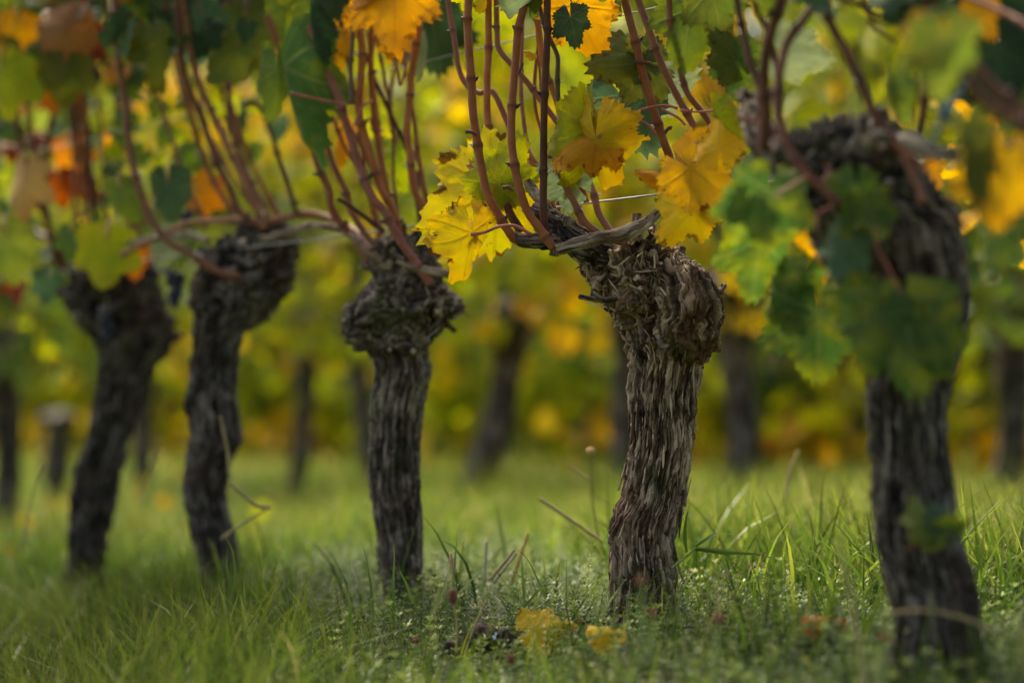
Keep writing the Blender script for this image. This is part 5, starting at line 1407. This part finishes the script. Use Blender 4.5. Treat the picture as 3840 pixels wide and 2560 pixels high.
# branching dry weed with seeds
t = thing('dry_weed', tuple(P(2660, 2280, 4.0)), 'thin branching dry weed with dark seeds, right of the sharp trunk', 'weed')
bag = Bag()
for pts in ([(2660, 2280), (2730, 2180), (2790, 2140), (2860, 2110), (2890, 2120)], [(2728, 2185), (2720, 2140), (2695, 2110)], [(2725, 2170), (2740, 2130), (2760, 2112)], [(2790, 2140), (2815, 2110)], [(2845, 2115), (2865, 2090), (2868, 2070)], [(2845, 2115), (2880, 2130)], [(2722, 2150), (2702, 2165)]):
    add_tube(bag, catmull([P(a, b, 4.0) for a, b in pts], 14), np.full(14, .0009), 6)
link('stem', bag.mesh('stem', [DRYSTALK]), t)
bag = Bag()
for a, b in ((2695, 2110), (2702, 2100), (2760, 2112), (2815, 2108), (2868, 2070), (2865, 2088), (2890, 2120), (2884, 2132), (2702, 2165), (2855, 2140), (2785, 2120), (2830, 2125)):
    c = P(a, b, 4.0); u = np.linspace(0, PI, 6)[1:-1]; add_tube(bag, np.stack([c[0] + 0 * u, c[1] + 0 * u, c[2] - np.cos(u) * .0016], -1), np.sin(u) * .0016, 8)
link('seeds', bag.mesh('seeds', [HEADBROWN]), t, kind='stuff')
# bedstraw sprigs that rise above the rest
SG = 'bedstraw sprigs standing up in focus'
for (px, py, hp, Y, lab) in ((2200, 2240, 190, 4.1, 'tallest bedstraw sprig left of the sharp trunk'), (1560, 2470, 200, 3.9, 'bedstraw sprig below the pillar trunk'), (1245, 2460, 150, 3.9, 'bedstraw sprig left of the tall upright blade'), (2080, 2300, 150, 4.0, 'bedstraw sprig between the middle trunks'),
     (3150, 2300, 150, 3.9, 'bedstraw sprig in the light before the thick right trunk'), (3140, 2440, 80, 3.5, 'low bedstraw rosette before the thick right trunk'), (3760, 2250, 80, 3.9, 'bedstraw sprig at the right edge'), (2300, 2480, 120, 3.55, 'blurred bedstraw sprig below the sharp trunk')):
    V, T, al = sprig_geo(rg, M(hp, Y), 5, 7, .017)
    t = mesh_np('bedstraw_sprig', V, [T], [COVER], {'along': al, 'tone': np.full(len(V), .75)})
    link('bedstraw_sprig', t, None, lab, 'herb', SG, loc=tuple(P(px, py, Y)))

# ---- things lying on the ground
def lying(px, py, size, color, ang, lab, pitch=-55, roll=8, me=5, lift=.035):
    p, Y = at_ground(px, py); p = P(px, py, Y - .02); p[2] = float(gz(p[0], p[1])) + lift + .012
    a = math.radians(ang)
    T_ = np.array([math.cos(a), math.sin(a) * .5, .12]); N_ = np.array([0.0, -math.cos(math.radians(-pitch)), math.sin(math.radians(-pitch))])
    R, _ = frame_matrix(None, T_, N_)
    o = link('fallen_leaf', HERO[me], None, lab, 'leaf', 'fallen leaves in the grass', mw=Matrix.Translation(Vector(p)) @ Matrix(R.tolist()).to_4x4() @ Matrix.Rotation(math.radians(roll), 4, 'Y') @ Matrix.Scale(size, 4))
    o.material_slots[0].link = 'OBJECT'; o.material_slots[0].material = LM[color]
lying(2010, 2450, .062, 'yellow', 10, 'largest fallen yellow leaf, curled, between the two middle trunks', pitch=-38, lift=.03)
lying(2260, 2480, .050, 'yellow', 25, 'second fallen yellow leaf, right of the largest one', me=1, pitch=-42, lift=.035)
lying(2180, 2420, .020, 'red', 100, 'small red brown dry leaf above the fallen yellow ones', me=4)
lying(3060, 2440, .050, 'orange', -20, 'orange fallen leaf before the thick right trunk', me=1)
lying(3560, 2470, .060, 'orange', 5, 'blurred orange leaf in the lower right corner', pitch=-70, me=7, lift=.05)
lying(20, 2150, .04, 'gold', 30, 'tiny orange leaf at the left edge', me=2, lift=.05)
lying(770, 2165, .02, 'orange', 60, 'red orange leaf scrap at the foot of the twisted vine', me=4, lift=.03)
# weathered wood scrap with a torn wrapper on it
p, Y = at_ground(1800, 2470); p = P(1800, 2450, Y - .05); p[2] = float(gz(p[0], p[1])) + .028
C = catmull([p + [-.062, .01, -.012], p + [-.03, 0, .004], p + [.0, -.004, .012], p + [.04, 0, .006], p + [.075, .012, -.004]], 60)
G = tube_grid(C, np.array([.006 + .013 * math.sin(PI * k / 59) ** .7 for k in range(60)]), 40)
G2, tn, um, _ = bark_displace(G, np.linspace(0, .14, 60), .09, .9, np.full(60, .8), 91, strip=.005, plen=.02)
link('wood_scrap', wood_mesh('wood_scrap', G2, tn * .45, um, BARK_DARK), None, 'dark piece of old wood lying in the herbs below the middle', 'wood')
def wrapper():
    m, n, l = mat('wrapper_foil')
    tc = attr(n, 'lc').outputs[1]
    s = N(n, 'ShaderNodeSeparateXYZ'); l.new(tc, s.inputs[0])
    nz = N(n, 'ShaderNodeTexNoise'); nz.inputs['Scale'].default_value = 3.2; nz.inputs['Detail'].default_value = 2; l.new(tc, nz.inputs['Vector'])
    r = ramp(n, [(.40, (.78, .84, .86)), (.50, (.25, .62, .72)), (.56, (.02, .08, .35)), (.66, (.75, .82, .86))]); r.color_ramp.interpolation = 'CONSTANT'; l.new(nz.outputs[0], r.inputs[0])
    low = ramp(n, [(.15, (1, 1, 1)), (.30, (0, 0, 0))]); l.new(s.outputs[1], low.inputs[0])
    c = mixc(n, l, low.outputs[0], r.outputs[0], (.03, .02, .22))
    bs = N(n, 'ShaderNodeBsdfPrincipled'); l.new(c, bs.inputs['Base Color']); bs.inputs['Roughness'].default_value = .3
    o = N(n, 'ShaderNodeOutputMaterial'); l.new(bs.outputs[0], o.inputs[0])
    k = 16; u, v = np.meshgrid(np.linspace(0, 1, k), np.linspace(0, 1, k))
    q = np.stack([u * 3, v * 3, u * 0], -1)
    X = (u - .5) * .021 + .002 * vnoise(q, 1); Z = (v - .5) * .026 + .002 * vnoise(q + 5, 2); Yy = -.004 * np.sin(v * PI) + .004 * vnoise(q * 1.5, 3)
    V = np.stack([X, Yy, Z], -1).reshape(-1, 3); V = np.vstack([V, V + [0, .0006, 0]])
    i = np.arange(k - 1)[:, None]; j = np.arange(k - 1)[None]
    Q = np.stack(np.broadcast_arrays(i * k + j, i * k + j + 1, (i + 1) * k + j + 1, (i + 1) * k + j), -1).reshape(-1, 4)
    lc = np.stack([u, v, u * 0], -1).reshape(-1, 3)
    me = mesh_np('torn_wrapper', V, [Q, Q[:, ::-1] + k * k], [m], {'lc': np.vstack([lc, lc])})
    link('torn_wrapper', me, None, 'torn shiny white and blue wrapper scrap lying on the dark wood', 'wrapper', loc=tuple(p + [.016, -.022, .016]))
wrapper()
